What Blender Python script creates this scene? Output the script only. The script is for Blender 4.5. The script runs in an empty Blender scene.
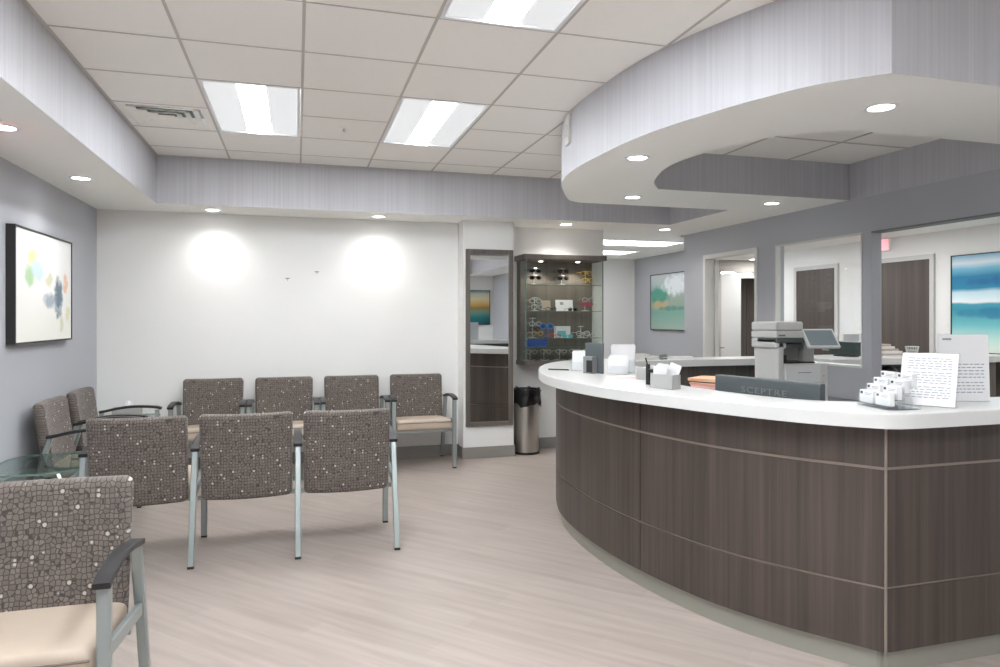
import bpy, bmesh, math, random
from mathutils import Vector, Matrix, geometry
random.seed(7)
PI = math.pi
scn = bpy.context.scene
COL = scn.collection

# ------------------------------------------------------------------ materials
def lin(c):
    c = c / 255.0
    return c / 12.92 if c <= 0.04045 else ((c + 0.055) / 1.055) ** 2.4
def rgb(r, g, b): return (lin(r), lin(g), lin(b), 1.0)
class NT:
    def __init__(s, name):
        s.m = bpy.data.materials.new(name); s.m.use_nodes = True
        s.t = s.m.node_tree; s.p = s.t.nodes['Principled BSDF']; s.out = s.t.nodes['Material Output']
    def n(s, typ, **kw):
        nd = s.t.nodes.new(typ)
        for k, v in kw.items():
            if k in nd.inputs: nd.inputs[k].default_value = v
            else: setattr(nd, k, v)
        return nd
    def l(s, a, b): s.t.links.new(a, b)
def mat(name, c, rough=0.5, metal=0.0, emit=None, es=0, noise=0.0, nscale=20, bump=0.0, spec=0.5, stretch=(1, 1, 1), coat=0):
    k = NT(name); p = k.p
    p.inputs['Base Color'].default_value = c; p.inputs['Roughness'].default_value = rough
    p.inputs['Metallic'].default_value = metal; p.inputs['Specular IOR Level'].default_value = spec
    p.inputs['Coat Weight'].default_value = coat
    if emit: p.inputs['Emission Color'].default_value = emit; p.inputs['Emission Strength'].default_value = es
    if noise or bump:
        tc = k.n('ShaderNodeTexCoord'); mp = k.n('ShaderNodeMapping'); mp.inputs['Scale'].default_value = stretch
        nz = k.n('ShaderNodeTexNoise'); nz.inputs['Scale'].default_value = nscale; nz.inputs['Detail'].default_value = 4
        k.l(tc.outputs['Object'], mp.inputs[0]); k.l(mp.outputs[0], nz.inputs['Vector'])
        if noise:
            mx = k.n('ShaderNodeMix', data_type='RGBA'); mx.inputs[6].default_value = [v * (1 - noise) for v in c[:3]] + [1]
            mx.inputs[7].default_value = [min(1, v * (1 + noise)) for v in c[:3]] + [1]
            k.l(nz.outputs['Fac'], mx.inputs[0]); k.l(mx.outputs[2], p.inputs['Base Color'])
        if bump:
            b = k.n('ShaderNodeBump'); b.inputs['Strength'].default_value = bump; b.inputs['Distance'].default_value = 0.002
            k.l(nz.outputs['Fac'], b.inputs['Height']); k.l(b.outputs[0], p.inputs['Normal'])
    return k.m
def glass_mat(name, tint, refl=0.08, alpha_rough=0.0, fr=1.45):
    k = NT(name); k.t.nodes.remove(k.p)
    tr = k.n('ShaderNodeBsdfTransparent'); tr.inputs[0].default_value = tint
    gl = k.n('ShaderNodeBsdfGlossy'); gl.inputs['Roughness'].default_value = alpha_rough
    f0 = k.n('ShaderNodeLayerWeight'); f = k.n('ShaderNodeMath', operation='POWER'); f.inputs[1].default_value = 4
    k.l(f0.outputs['Facing'], f.inputs[0])
    ma = k.n('ShaderNodeMath', operation='MULTIPLY_ADD'); ma.inputs[1].default_value = .7; ma.inputs[2].default_value = refl; ma.use_clamp = True
    mx = k.n('ShaderNodeMixShader')
    k.l(f.outputs[0], ma.inputs[0]); k.l(ma.outputs[0], mx.inputs[0]); k.l(tr.outputs[0], mx.inputs[1]); k.l(gl.outputs[0], mx.inputs[2])
    k.l(mx.outputs[0], k.out.inputs[0])
    return k.m

M = {}
M['white_wall'] = mat('white_wall_paint', rgb(230, 230, 228), 0.75, noise=0.015, nscale=3, spec=.3)
M['grey_wall'] = mat('grey_wall_paint', rgb(179, 181, 187), 0.7, noise=0.02, nscale=3, spec=.3)
M['soffit_white'] = mat('warm_white_ceiling_paint', rgb(246, 246, 242), 0.8, spec=.2)
M['door_white'] = mat('white_door_paint', rgb(215, 214, 210), 0.5)
M['frame_grey'] = mat('pale_grey_metal_frame', rgb(196, 196, 194), 0.45)
M['base'] = mat('taupe_baseboard_vinyl', rgb(140, 136, 131), 0.5)
M['tile'] = mat('ceiling_tile', rgb(248, 246, 241), 0.9, noise=0.02, nscale=60, bump=0.15, spec=.1)
M['tbar'] = mat('ceiling_grid_bar', rgb(196, 191, 186), 0.6)  # shadow lines between tiles are put into this darker bar colour
M['troffer_white'] = mat('troffer_white_enamel', rgb(238, 240, 242), 0.5)
M['lamp'] = mat('fluorescent_lens', rgb(255, 255, 255), 0.5, emit=(0.93, 0.965, 1.0, 1), es=42)
M['side_glow'] = mat('glowing_side_reflector', rgb(150, 152, 154), 0.5, emit=(0.97, 0.985, 1.0, 1), es=.52)  # emission stands in for lamp light falling on the white side panels
M['lamp2'] = mat('hall_lens', rgb(255, 255, 255), 0.5, emit=(1, 1, 1, 1), es=14)
M['lamp3'] = mat('hallway_lens', rgb(255, 255, 255), 0.5, emit=(1, 1, 1, 1), es=6)
M['disc'] = mat('downlight_lens', rgb(255, 255, 255), 0.5, emit=(1, 0.98, 0.95, 1), es=14)
M['counter'] = mat('white_solid_surface', rgb(206, 206, 204), 0.28, noise=0.01, nscale=50)
M['steel_light'] = mat('silver_powder_coated_metal', rgb(158, 166, 165), 0.38, metal=.55)
M['black_cap'] = mat('black_urethane', rgb(34, 34, 36), 0.4)
M['seat'] = mat('beige_vinyl', rgb(180, 165, 149), 0.45, noise=0.05, nscale=14, bump=.1)
M['piping'] = mat('dark_beige_piping', rgb(120, 108, 96), 0.6)
M['chrome'] = mat('brushed_steel', rgb(190, 188, 184), 0.28, metal=1.0, noise=.05, nscale=8, stretch=(60, 60, .3))
M['blackbag'] = mat('black_plastic_bag', rgb(8, 8, 9), 0.3, bump=1.0, nscale=40)
M['black'] = mat('black_plastic', rgb(22, 22, 24), 0.4)
M['dark_grey'] = mat('dark_grey_plastic', rgb(82, 88, 90), 0.45)
M['mid_grey'] = mat('mid_grey_plastic', rgb(120, 122, 122), 0.5)
M['silver'] = mat('matte_silver', rgb(178, 178, 176), 0.4, metal=.4)
M['printer_white'] = mat('off_white_plastic', rgb(204, 204, 201), 0.45)
M['paper'] = mat('white_paper', rgb(216, 216, 217), 0.7)
M['paper_pink'] = mat('pink_paper', rgb(235, 190, 188), 0.7)
M['folder'] = mat('manila_folder', rgb(222, 176, 146), 0.7)
M['ink'] = mat('grey_print', rgb(140, 143, 152), 0.8)
M['dark_ink'] = mat('dark_print', rgb(70, 72, 80), 0.8)
M['screen'] = mat('grey_blue_screen', rgb(136, 148, 152), 0.2)
M['black_frame'] = mat('black_picture_frame', rgb(38, 37, 35), 0.4)
M['teal'] = mat('dark_teal_plastic', rgb(52, 70, 68), 0.35)
M['plinth'] = mat('metal_kick_plinth', rgb(158, 158, 148), 0.4, metal=.35, noise=.04, nscale=4)
M['reveal'] = mat('bronze_reveal_strip', rgb(150, 138, 128), 0.4, metal=.3)
M['glass'] = glass_mat('clear_window_glass', (0.97, 0.98, 0.98, 1), 0.03)
M['glass_green'] = glass_mat('greenish_glass', (0.84, 0.92, 0.89, 1), 0.05)
M['glass_case'] = glass_mat('case_glass', (0.95, 0.965, 0.955, 1), 0.015)
M['acrylic'] = glass_mat('clear_acrylic', (0.96, 0.97, 0.975, 1), 0.03)
M['glass_edge'] = mat('green_glass_edge', rgb(112, 134, 126), 0.2)
M['blue'] = mat('cobalt_blue_plastic', rgb(36, 74, 150), 0.35)
M['cyan'] = mat('bright_blue_plastic', rgb(40, 130, 200), 0.3)
M['tealp'] = mat('aqua_print', rgb(90, 180, 190), 0.5)
M['pink'] = mat('raspberry_plastic', rgb(190, 70, 100), 0.35)
M['gold'] = mat('gold_metal', rgb(200, 170, 90), 0.3, metal=.7)
M['clear_frame'] = mat('pale_grey_plastic', rgb(190, 194, 190), 0.25)
M['red'] = mat('red_plastic', rgb(180, 60, 60), 0.4)
M['exit_pink'] = mat('exit_sign_face', rgb(250, 190, 195), 0.4, emit=rgb(255, 120, 130), es=1.2)
M['exit_red'] = mat('exit_sign_red_face', rgb(240, 60, 60), 0.4, emit=(1, 0.05, 0.05, 1), es=2.5)
k = NT('mirror_glass'); k.p.inputs['Metallic'].default_value = 1; k.p.inputs['Roughness'].default_value = 0.01
k.p.inputs['Base Color'].default_value = (.86, .88, .88, 1); M['mirror'] = k.m

def wood(name, dark, light, streak=45, rough=.45):
    k = NT(name); tc = k.n('ShaderNodeTexCoord')
    def nz(scale, st, det=3):
        mp = k.n('ShaderNodeMapping'); mp.inputs['Scale'].default_value = st
        n = k.n('ShaderNodeTexNoise'); n.inputs['Scale'].default_value = scale; n.inputs['Detail'].default_value = det
        k.l(tc.outputs['Object'], mp.inputs[0]); k.l(mp.outputs[0], n.inputs['Vector']); return n
    a = nz(1, (streak, streak, .8)); b = nz(1, (9, 9, .25)); c = nz(1, (160, 160, 2))
    m1 = k.n('ShaderNodeMath', operation='MULTIPLY'); m1.inputs[1].default_value = .45
    m2 = k.n('ShaderNodeMath', operation='MULTIPLY'); m2.inputs[1].default_value = .4
    m3 = k.n('ShaderNodeMath', operation='MULTIPLY'); m3.inputs[1].default_value = .15
    ad = k.n('ShaderNodeMath', operation='ADD'); ad2 = k.n('ShaderNodeMath', operation='ADD')
    k.l(a.outputs[0], m1.inputs[0]); k.l(b.outputs[0], m2.inputs[0]); k.l(c.outputs[0], m3.inputs[0])
    k.l(m1.outputs[0], ad.inputs[0]); k.l(m2.outputs[0], ad.inputs[1]); k.l(ad.outputs[0], ad2.inputs[0]); k.l(m3.outputs[0], ad2.inputs[1])
    r = k.n('ShaderNodeValToRGB'); r.color_ramp.elements[0].position = .34; r.color_ramp.elements[1].position = .68
    r.color_ramp.elements[0].color = dark; r.color_ramp.elements[1].color = light
    k.l(ad2.outputs[0], r.inputs[0]); k.l(r.outputs[0], k.p.inputs['Base Color']); k.p.inputs['Roughness'].default_value = rough
    return k.m
M['desk_wood'] = wood('dark_walnut_laminate', rgb(52, 45, 41), rgb(90, 79, 72))
M['case_wood'] = wood('grey_brown_laminate', rgb(84, 78, 73), rgb(112, 105, 98))
M['door_wood'] = wood('brown_door_veneer', rgb(66, 58, 54), rgb(88, 79, 73), 30)

# wallpaper with fine vertical strie
k = NT('strie_wallpaper'); tc = k.n('ShaderNodeTexCoord'); mp = k.n('ShaderNodeMapping'); mp.inputs['Scale'].default_value = (70, 70, .6)
n = k.n('ShaderNodeTexNoise'); n.inputs['Scale'].default_value = 1; n.inputs['Detail'].default_value = 5
r = k.n('ShaderNodeValToRGB'); r.color_ramp.elements[0].position = .3; r.color_ramp.elements[1].position = .75
r.color_ramp.elements[0].color = rgb(182, 182, 187); r.color_ramp.elements[1].color = rgb(197, 197, 202)
k.l(tc.outputs['Object'], mp.inputs[0]); k.l(mp.outputs[0], n.inputs['Vector']); k.l(n.outputs[0], r.inputs[0]); k.l(r.outputs[0], k.p.inputs['Base Color'])
k.p.inputs['Roughness'].default_value = .5; M['wallpaper'] = k.m

# floor planks laid diagonally
k = NT('pale_plank_floor'); tc = k.n('ShaderNodeTexCoord'); mp = k.n('ShaderNodeMapping'); mp.inputs['Rotation'].default_value = (0, 0, math.radians(47))
br = k.n('ShaderNodeTexBrick'); br.inputs['Scale'].default_value = 1; br.inputs['Brick Width'].default_value = 1.2; br.inputs['Row Height'].default_value = .15
br.inputs['Mortar Size'].default_value = .0008; br.inputs['Color1'].default_value = rgb(166, 155, 148); br.inputs['Color2'].default_value = rgb(158, 147, 140)
br.inputs['Mortar'].default_value = rgb(156, 144, 137); br.inputs['Bias'].default_value = -.1
k.l(tc.outputs['Object'], mp.inputs[0]); k.l(mp.outputs[0], br.inputs['Vector'])
mp2 = k.n('ShaderNodeMapping'); mp2.inputs['Scale'].default_value = (1.6, 22, 1); k.l(mp.outputs[0], mp2.inputs[0])
n = k.n('ShaderNodeTexNoise'); n.inputs['Scale'].default_value = 1; n.inputs['Detail'].default_value = 5; k.l(mp2.outputs[0], n.inputs['Vector'])
r = k.n('ShaderNodeValToRGB'); r.color_ramp.elements[0].position = .3; r.color_ramp.elements[1].position = .7
r.color_ramp.elements[0].color = (.86, .85, .84, 1); r.color_ramp.elements[1].color = (1.06, 1.06, 1.06, 1)
mx = k.n('ShaderNodeMix', data_type='RGBA', blend_type='MULTIPLY'); mx.inputs[0].default_value = 1
k.l(n.outputs[0], r.inputs[0]); k.l(br.outputs['Color'], mx.inputs[6]); k.l(r.outputs[0], mx.inputs[7]); k.l(mx.outputs[2], k.p.inputs['Base Color'])
k.p.inputs['Roughness'].default_value = .36; k.p.inputs['Specular IOR Level'].default_value = .4; M['floor'] = k.m

# upholstery: honeycomb weave with scattered pale dots
def fabric(name, cell, line, dot, scale=60):
    k = NT(name); tc = k.n('ShaderNodeTexCoord')
    mp = k.n('ShaderNodeMapping'); mp.inputs['Scale'].default_value = (1, 0, .93); k.l(tc.outputs['Object'], mp.inputs[0])
    ve = k.n('ShaderNodeTexVoronoi', feature='DISTANCE_TO_EDGE'); vc = k.n('ShaderNodeTexVoronoi', feature='F1')
    for v in (ve, vc):
        v.inputs['Scale'].default_value = scale; v.inputs['Randomness'].default_value = .52; k.l(mp.outputs[0], v.inputs['Vector'])
    r = k.n('ShaderNodeValToRGB'); r.color_ramp.elements[0].position = .04; r.color_ramp.elements[1].position = .11
    r.color_ramp.elements[0].color = line; r.color_ramp.elements[1].color = cell
    k.l(ve.outputs['Distance'], r.inputs[0])
    sp = k.n('ShaderNodeSeparateColor'); k.l(vc.outputs['Color'], sp.inputs[0])
    g = k.n('ShaderNodeMath', operation='GREATER_THAN'); g.inputs[1].default_value = .915; k.l(sp.outputs[0], g.inputs[0])
    d = k.n('ShaderNodeMath', operation='LESS_THAN'); d.inputs[1].default_value = .39; k.l(vc.outputs['Distance'], d.inputs[0])
    a = k.n('ShaderNodeMath', operation='MULTIPLY'); k.l(g.outputs[0], a.inputs[0]); k.l(d.outputs[0], a.inputs[1])
    br = k.n('ShaderNodeMix', data_type='RGBA', blend_type='MULTIPLY'); br.inputs[0].default_value = .35
    k.l(r.outputs[0], br.inputs[6]); k.l(sp.outputs[1], br.inputs[7])
    mx = k.n('ShaderNodeMix', data_type='RGBA'); mx.inputs[7].default_value = dot
    k.l(a.outputs[0], mx.inputs[0]); k.l(br.outputs[2], mx.inputs[6]); k.l(mx.outputs[2], k.p.inputs['Base Color'])
    k.p.inputs['Roughness'].default_value = .8; k.p.inputs['Sheen Weight'].default_value = .15
    b = k.n('ShaderNodeBump'); b.inputs['Strength'].default_value = .3; b.inputs['Distance'].default_value = .001
    k.l(ve.outputs['Distance'], b.inputs['Height']); k.l(b.outputs[0], k.p.inputs['Normal'])
    return k.m
M['fabric'] = fabric('taupe_honeycomb_fabric', rgb(120, 110, 103), rgb(66, 60, 57), rgb(178, 174, 167))

def painting_mat(name, bands, blotches=(), vert='Z', hor='Y', warp=.08, base_noise=3.0):
    """bands: (pos, colour) bottom to top; blotches: (h, v, rh, rv, colour, strength) in Generated space."""
    k = NT(name); tc = k.n('ShaderNodeTexCoord'); sx = k.n('ShaderNodeSeparateXYZ'); k.l(tc.outputs['Generated'], sx.inputs[0])
    n = k.n('ShaderNodeTexNoise'); n.inputs['Scale'].default_value = base_noise; n.inputs['Detail'].default_value = 7
    k.l(tc.outputs['Generated'], n.inputs['Vector'])
    ms = k.n('ShaderNodeMath', operation='MULTIPLY_ADD'); ms.inputs[1].default_value = warp; ms.inputs[2].default_value = -warp / 2
    k.l(n.outputs['Fac'], ms.inputs[0])
    ad = k.n('ShaderNodeMath', operation='ADD'); k.l(sx.outputs[vert], ad.inputs[0]); k.l(ms.outputs[0], ad.inputs[1])
    r = k.n('ShaderNodeValToRGB'); el = r.color_ramp.elements
    while len(el) < len(bands): el.new(.5)
    for e, (p_, c) in zip(el, bands): e.position = p_
    for e, (p_, c) in zip(el, bands): e.color = c
    k.l(ad.outputs[0], r.inputs[0]); cur = r.outputs[0]
    for i, (h, v, rh, rv, c, s) in enumerate(blotches):
        n2 = k.n('ShaderNodeTexNoise'); n2.inputs['Scale'].default_value = 7 + i; n2.inputs['Detail'].default_value = 8
        k.l(tc.outputs['Generated'], n2.inputs['Vector'])
        def term(ax, c0, rr):
            a = k.n('ShaderNodeMath', operation='SUBTRACT'); a.inputs[1].default_value = c0; k.l(sx.outputs[ax], a.inputs[0])
            b = k.n('ShaderNodeMath', operation='DIVIDE'); b.inputs[1].default_value = rr; k.l(a.outputs[0], b.inputs[0])
            q = k.n('ShaderNodeMath', operation='MULTIPLY'); k.l(b.outputs[0], q.inputs[0]); k.l(b.outputs[0], q.inputs[1]); return q
        e = k.n('ShaderNodeMath', operation='ADD'); k.l(term(hor, h, rh).outputs[0], e.inputs[0]); k.l(term(vert, v, rv).outputs[0], e.inputs[1])
        f = k.n('ShaderNodeMath', operation='MULTIPLY_ADD'); f.inputs[1].default_value = -2.4; f.inputs[2].default_value = 1.2
        k.l(n2.outputs['Fac'], f.inputs[0])
        g = k.n('ShaderNodeMath', operation='ADD'); k.l(e.outputs[0], g.inputs[0]); k.l(f.outputs[0], g.inputs[1])
        mr = k.n('ShaderNodeMapRange'); mr.inputs['From Min'].default_value = .3; mr.inputs['From Max'].default_value = 1.1
        mr.inputs['To Min'].default_value = s; mr.inputs['To Max'].default_value = 0; k.l(g.outputs[0], mr.inputs['Value'])
        mx = k.n('ShaderNodeMix', data_type='RGBA'); k.l(mr.outputs[0], mx.inputs[0]); k.l(cur, mx.inputs[6]); mx.inputs[7].default_value = c
        cur = mx.outputs[2]
    k.l(cur, k.p.inputs['Base Color']); k.p.inputs['Roughness'].default_value = .6
    return k.m

# ------------------------------------------------------------------ mesh helpers
class MB:
    def __init__(s): s.v = []; s.f = []; s.mi = []
    def add(s, vs, fs, mi=0, T=None):
        o = len(s.v)
        s.v += [tuple(T @ Vector(p)) if T else tuple(p) for p in vs]
        s.f += [[i + o for i in f] for f in fs]; s.mi += [mi] * len(fs); return s
    def box(s, x0, x1, y0, y1, z0, z1, r=0.0, mi=0, T=None, deform=None, n=(0, 0, 0), seg=1):
        c = ((x0 + x1) / 2, (y0 + y1) / 2, (z0 + z1) / 2); h = (abs(x1 - x0) / 2, abs(y1 - y0) / 2, abs(z1 - z0) / 2)
        r = min(r, min(h) * .98)
        def coords(hh, k_):
            if r <= 0: L = [-hh, hh]
            else:
                a = [-hh + r * (1 - math.cos(PI / 2 * i / (seg + 1))) if seg > 1 else -hh + r * i / 1 for i in range(seg + 1)]
                if seg > 1: a = [-hh + r * i / seg for i in range(seg + 1)]
                L = a + [-q for q in reversed(a)]
            mid = [(-hh + r) + (2 * (hh - r)) * i / (k_ + 1) for i in range(1, k_ + 1)]
            return sorted(set(round(q, 6) for q in L + mid))
        X, Y, Z = coords(h[0], n[0]), coords(h[1], n[1]), coords(h[2], n[2])
        idx = {}; vs = []; fs = []
        def vid(i, j, k_):
            key = (i, j, k_)
            if key not in idx:
                p = [X[i], Y[j], Z[k_]]
                if r > 0:
                    inn = [max(-(h[q] - r), min(h[q] - r, p[q])) for q in range(3)]
                    d = Vector([p[q] - inn[q] for q in range(3)])
                    if d.length > 1e-9: d = d.normalized() * r
                    p = [inn[q] + d[q] for q in range(3)]
                p = [p[q] + c[q] for q in range(3)]
                if deform: p = deform(*p)
                idx[key] = len(vs); vs.append(p)
            return idx[key]
        a, b, d = len(X) - 1, len(Y) - 1, len(Z) - 1
        for i in range(a):
            for j in range(b):
                fs.append([vid(i, j, 0), vid(i, j + 1, 0), vid(i + 1, j + 1, 0), vid(i + 1, j, 0)])
                fs.append([vid(i, j, d), vid(i + 1, j, d), vid(i + 1, j + 1, d), vid(i, j + 1, d)])
        for i in range(a):
            for k_ in range(d):
                fs.append([vid(i, 0, k_), vid(i + 1, 0, k_), vid(i + 1, 0, k_ + 1), vid(i, 0, k_ + 1)])
                fs.append([vid(i, b, k_), vid(i, b, k_ + 1), vid(i + 1, b, k_ + 1), vid(i + 1, b, k_)])
        for j in range(b):
            for k_ in range(d):
                fs.append([vid(0, j, k_), vid(0, j, k_ + 1), vid(0, j + 1, k_ + 1), vid(0, j + 1, k_)])
                fs.append([vid(a, j, k_), vid(a, j + 1, k_), vid(a, j + 1, k_ + 1), vid(a, j, k_ + 1)])
        return s.add(vs, fs, mi, T)
    def prism(s, loops, z0, z1, mi_side=0, mi_bot=0, mi_top=0, T=None):
        loops = [[Vector((p[0], p[1], 0)) for p in L] for L in loops]
        def area(L): return sum(L[i].x * L[(i + 1) % len(L)].y - L[(i + 1) % len(L)].x * L[i].y for i in range(len(L))) / 2
        loops = [L if (area(L) > 0) == (i == 0) else list(reversed(L)) for i, L in enumerate(loops)]
        tris = geometry.tessellate_polygon(loops); flat = [p for L in loops for p in L]; N = len(flat)
        vs = [(p.x, p.y, z0) for p in flat] + [(p.x, p.y, z1) for p in flat]
        bot = []; top = []
        for t in tris:
            a, b, c = [flat[i] for i in t]
            t = list(t)
            if (b - a).cross(c - a).z < 0: t.reverse()
            top.append([i + N for i in t]); bot.append(t[::-1])
        s.add(vs, [], 0, T); o = len(s.v) - len(vs)
        for F, m_ in ((bot, mi_bot), (top, mi_top)):
            s.f += [[i + o for i in f] for f in F]; s.mi += [m_] * len(F)
        st = 0
        for L in loops:
            n_ = len(L)
            for i in range(n_):
                j = (i + 1) % n_
                s.f.append([o + st + i, o + st + j, o + N + st + j, o + N + st + i]); s.mi.append(mi_side)
            st += n_
        return s
    def tube(s, pts, r, n=10, mi=0, T=None, cap=True, flat=None):
        pts = [Vector(p) for p in pts]; rings = []; up = Vector((0, 0, 1))
        rr = r if isinstance(r, (list, tuple)) else [r] * len(pts)
        vs = []; prev = None
        for i, p in enumerate(pts):
            d = (pts[min(i + 1, len(pts) - 1)] - pts[max(i - 1, 0)]).normalized()
            if prev is None:
                ref = up if abs(d.z) < .9 else Vector((1, 0, 0)); a = d.cross(ref).normalized()
            else: a = (prev - d * prev.dot(d)).normalized()
            prev = a; b = d.cross(a)
            for q in range(n):
                t = 2 * PI * q / n; vs.append(p + (a * math.cos(t) + b * math.sin(t)) * rr[i])
        fs = []
        for i in range(len(pts) - 1):
            for q in range(n):
                w = (q + 1) % n; fs.append([i * n + q, i * n + w, (i + 1) * n + w, (i + 1) * n + q])
        if cap: fs.append(list(range(n))[::-1]); fs.append([(len(pts) - 1) * n + q for q in range(n)])
        return s.add(vs, fs, mi, T)
    def bar(s, pts, w, t, mi=0, T=None, side=(1, 0, 0)):
        """rectangular bar: width w along side, thickness t across."""
        pts = [Vector(p) for p in pts]; sd = Vector(side).normalized(); vs = []
        for i, p in enumerate(pts):
            d = (pts[min(i + 1, len(pts) - 1)] - pts[max(i - 1, 0)]).normalized()
            a = (sd - d * sd.dot(d)).normalized(); b = d.cross(a); e = min(w, t) * .16
            for u_, v_ in ((-w/2, -t/2+e), (-w/2+e, -t/2), (w/2-e, -t/2), (w/2, -t/2+e), (w/2, t/2-e), (w/2-e, t/2), (-w/2+e, t/2), (-w/2, t/2-e)):
                vs.append(p + a * u_ + b * v_)
        fs = []
        for i in range(len(pts) - 1):
            for q in range(8):
                x = (q + 1) % 8; fs.append([i * 8 + q, i * 8 + x, (i + 1) * 8 + x, (i + 1) * 8 + q])
        fs.append(list(range(8))[::-1]); fs.append([(len(pts) - 1) * 8 + q for q in range(8)])
        return s.add(vs, fs, mi, T)
    def lathe(s, prof, cx=0, cy=0, n=32, mi=0, T=None, close=True):
        vs = []; fs = []
        for (r, z) in prof:
            for q in range(n):
                t = 2 * PI * q / n; vs.append((cx + r * math.cos(t), cy + r * math.sin(t), z))
        for i in range(len(prof) - 1):
            for q in range(n):
                w = (q + 1) % n; fs.append([i * n + q, i * n + w, (i + 1) * n + w, (i + 1) * n + q])
        if close: fs.append(list(range(n))[::-1]); fs.append([(len(prof) - 1) * n + q for q in range(n)])
        return s.add(vs, fs, mi, T)

def obj(name, mb, mats, parent=None, smooth=False, loc=None, rz=0):
    me = bpy.data.meshes.new(name); me.from_pydata(mb.v, [], mb.f)
    if not isinstance(mats, (list, tuple)): mats = [mats]
    for m_ in mats: me.materials.append(M[m_] if isinstance(m_, str) else m_)
    for p, i in zip(me.polygons, mb.mi): p.material_index = i
    bm = bmesh.new(); bm.from_mesh(me); bmesh.ops.recalc_face_normals(bm, faces=bm.faces)
    if smooth:
        for f in bm.faces: f.smooth = True
        for e in bm.edges:
            if len(e.link_faces) == 2 and e.calc_face_angle(0) > math.radians(40): e.smooth = False
    bm.to_mesh(me); bm.free()
    o = bpy.data.objects.new(name, me); COL.objects.link(o)
    if parent: o.parent = parent
    if loc: o.location = loc
    if rz: o.rotation_euler = (0, 0, rz)
    return o
def tag(o, label, cat, group=None):
    o['label'] = label; o['category'] = cat
    if group: o['group'] = group
    return o
def thing(name, label, cat, loc=(0, 0, 0), rz=0, group=None):
    o = bpy.data.objects.new(name, None); COL.objects.link(o); o.empty_display_size = .1
    o.location = loc; o.rotation_euler = (0, 0, rz); return tag(o, label, cat, group)
def struct(name, mb, mats, smooth=False):
    o = obj(name, mb, mats, smooth=smooth); o['kind'] = 'structure'; return o
def dup(root, loc, rz=None, label=None, group=None):
    r = root.copy(); COL.objects.link(r); r.location = loc
    if rz is not None: r.rotation_euler = (0, 0, rz)
    if label: r['label'] = label
    if group: r['group'] = group
    for ch in list(root.children):
        c = ch.copy(); COL.objects.link(c); c.parent = r
        for g in list(ch.children):
            d = g.copy(); COL.objects.link(d); d.parent = c
    return r
def catmull(P, k_=8):
    out = []; n = len(P)
    for i in range(n - 1):
        p0, p1, p2, p3 = [Vector(P[max(0, min(n - 1, j))]) for j in (i - 1, i, i + 1, i + 2)]
        for q in range(k_):
            t = q / k_
            out.append(.5 * ((2 * p1) + (-p0 + p2) * t + (2 * p0 - 5 * p1 + 4 * p2 - p3) * t * t + (-p0 + 3 * p1 - 3 * p2 + p3) * t ** 3))
    out.append(Vector(P[-1])); return [(p.x, p.y) for p in out]
def offset(path, d):
    out = []
    for i, p in enumerate(path):
        a = Vector(path[max(i - 1, 0)]); b = Vector(path[min(i + 1, len(path) - 1)]); t = (b - a).normalized()
        out.append((p[0] + t.y * d, p[1] - t.x * d))
    return out

# ------------------------------------------------------------------ dimensions
XL, YB = -1.765, 7.16          # left wall, back wall
XE = 4.5                       # glazed wall
YS = -2.2                      # wall behind the camera
ZS, ZC, ZI = 2.44, 2.86, 2.745
ZT = 3.02

# ------------------------------------------------------------------ shell
struct('floor', MB().box(XL - .1, 9.3, YS - .1, 15.2, -.1, 0), 'floor')
struct('wall_left', MB().box(XL - .1, XL, YS - .1, YB + .3, 0, ZT), 'grey_wall')
struct('wall_back', MB().box(XL, 1.63, YB, YB + .3, 0, ZT), 'white_wall')
struct('wall_column', MB().box(1.63, 2.17, 6.92, YB + .3, 0, ZS + .02), 'white_wall')
struct('wall_alcove', MB().box(2.17, 3.35, 7.27, 7.46, 0, ZS + .02), 'white_wall')
struct('wall_hall_left', MB().box(3.23, 3.35, 7.46, 10.76, 0, ZS + .02), 'white_wall')
struct('wall_hall_end', MB().box(3.23, 5.7, 10.76, 10.88, 0, ZS + .02), 'white_wall')
struct('wall_hall_right', MB().box(5.54, 5.66, 8.95, 10.76, 0, ZS + .02), 'grey_wall')
struct('wall_south', MB().box(XL, 9.3, YS - .1, YS, 0, ZT), 'white_wall')
d = MB().prism([[(4.50, 7.45), (4.60, 7.42), (5.66, 8.92), (5.54, 8.95)]], 0, ZS + .02)
struct('wall_angled', d, 'grey_wall')

# glazed wall with openings: door 1 (y 6.09..6.99), window 2 (4.69..5.78), wide opening (2.9..4.59)
w = MB(); X0, X1 = XE, XE + .10
def ws(y0, y1, z0, z1): w.box(X0, X1, y0, y1, z0, z1)
ws(6.99, 7.45, 0, ZC); ws(6.09, 6.99, 2.12, ZC); ws(5.78, 6.09, 0, ZC)
ws(4.69, 5.78, 0, 1.03); ws(4.69, 5.78, 2.15, ZC); ws(4.592, 4.69, 0, ZC)
ws(2.9, 4.592, 2.145, ZC); ws(YS, 2.9, 0, ZC)
struct('wall_right', w, 'grey_wall')

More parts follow.
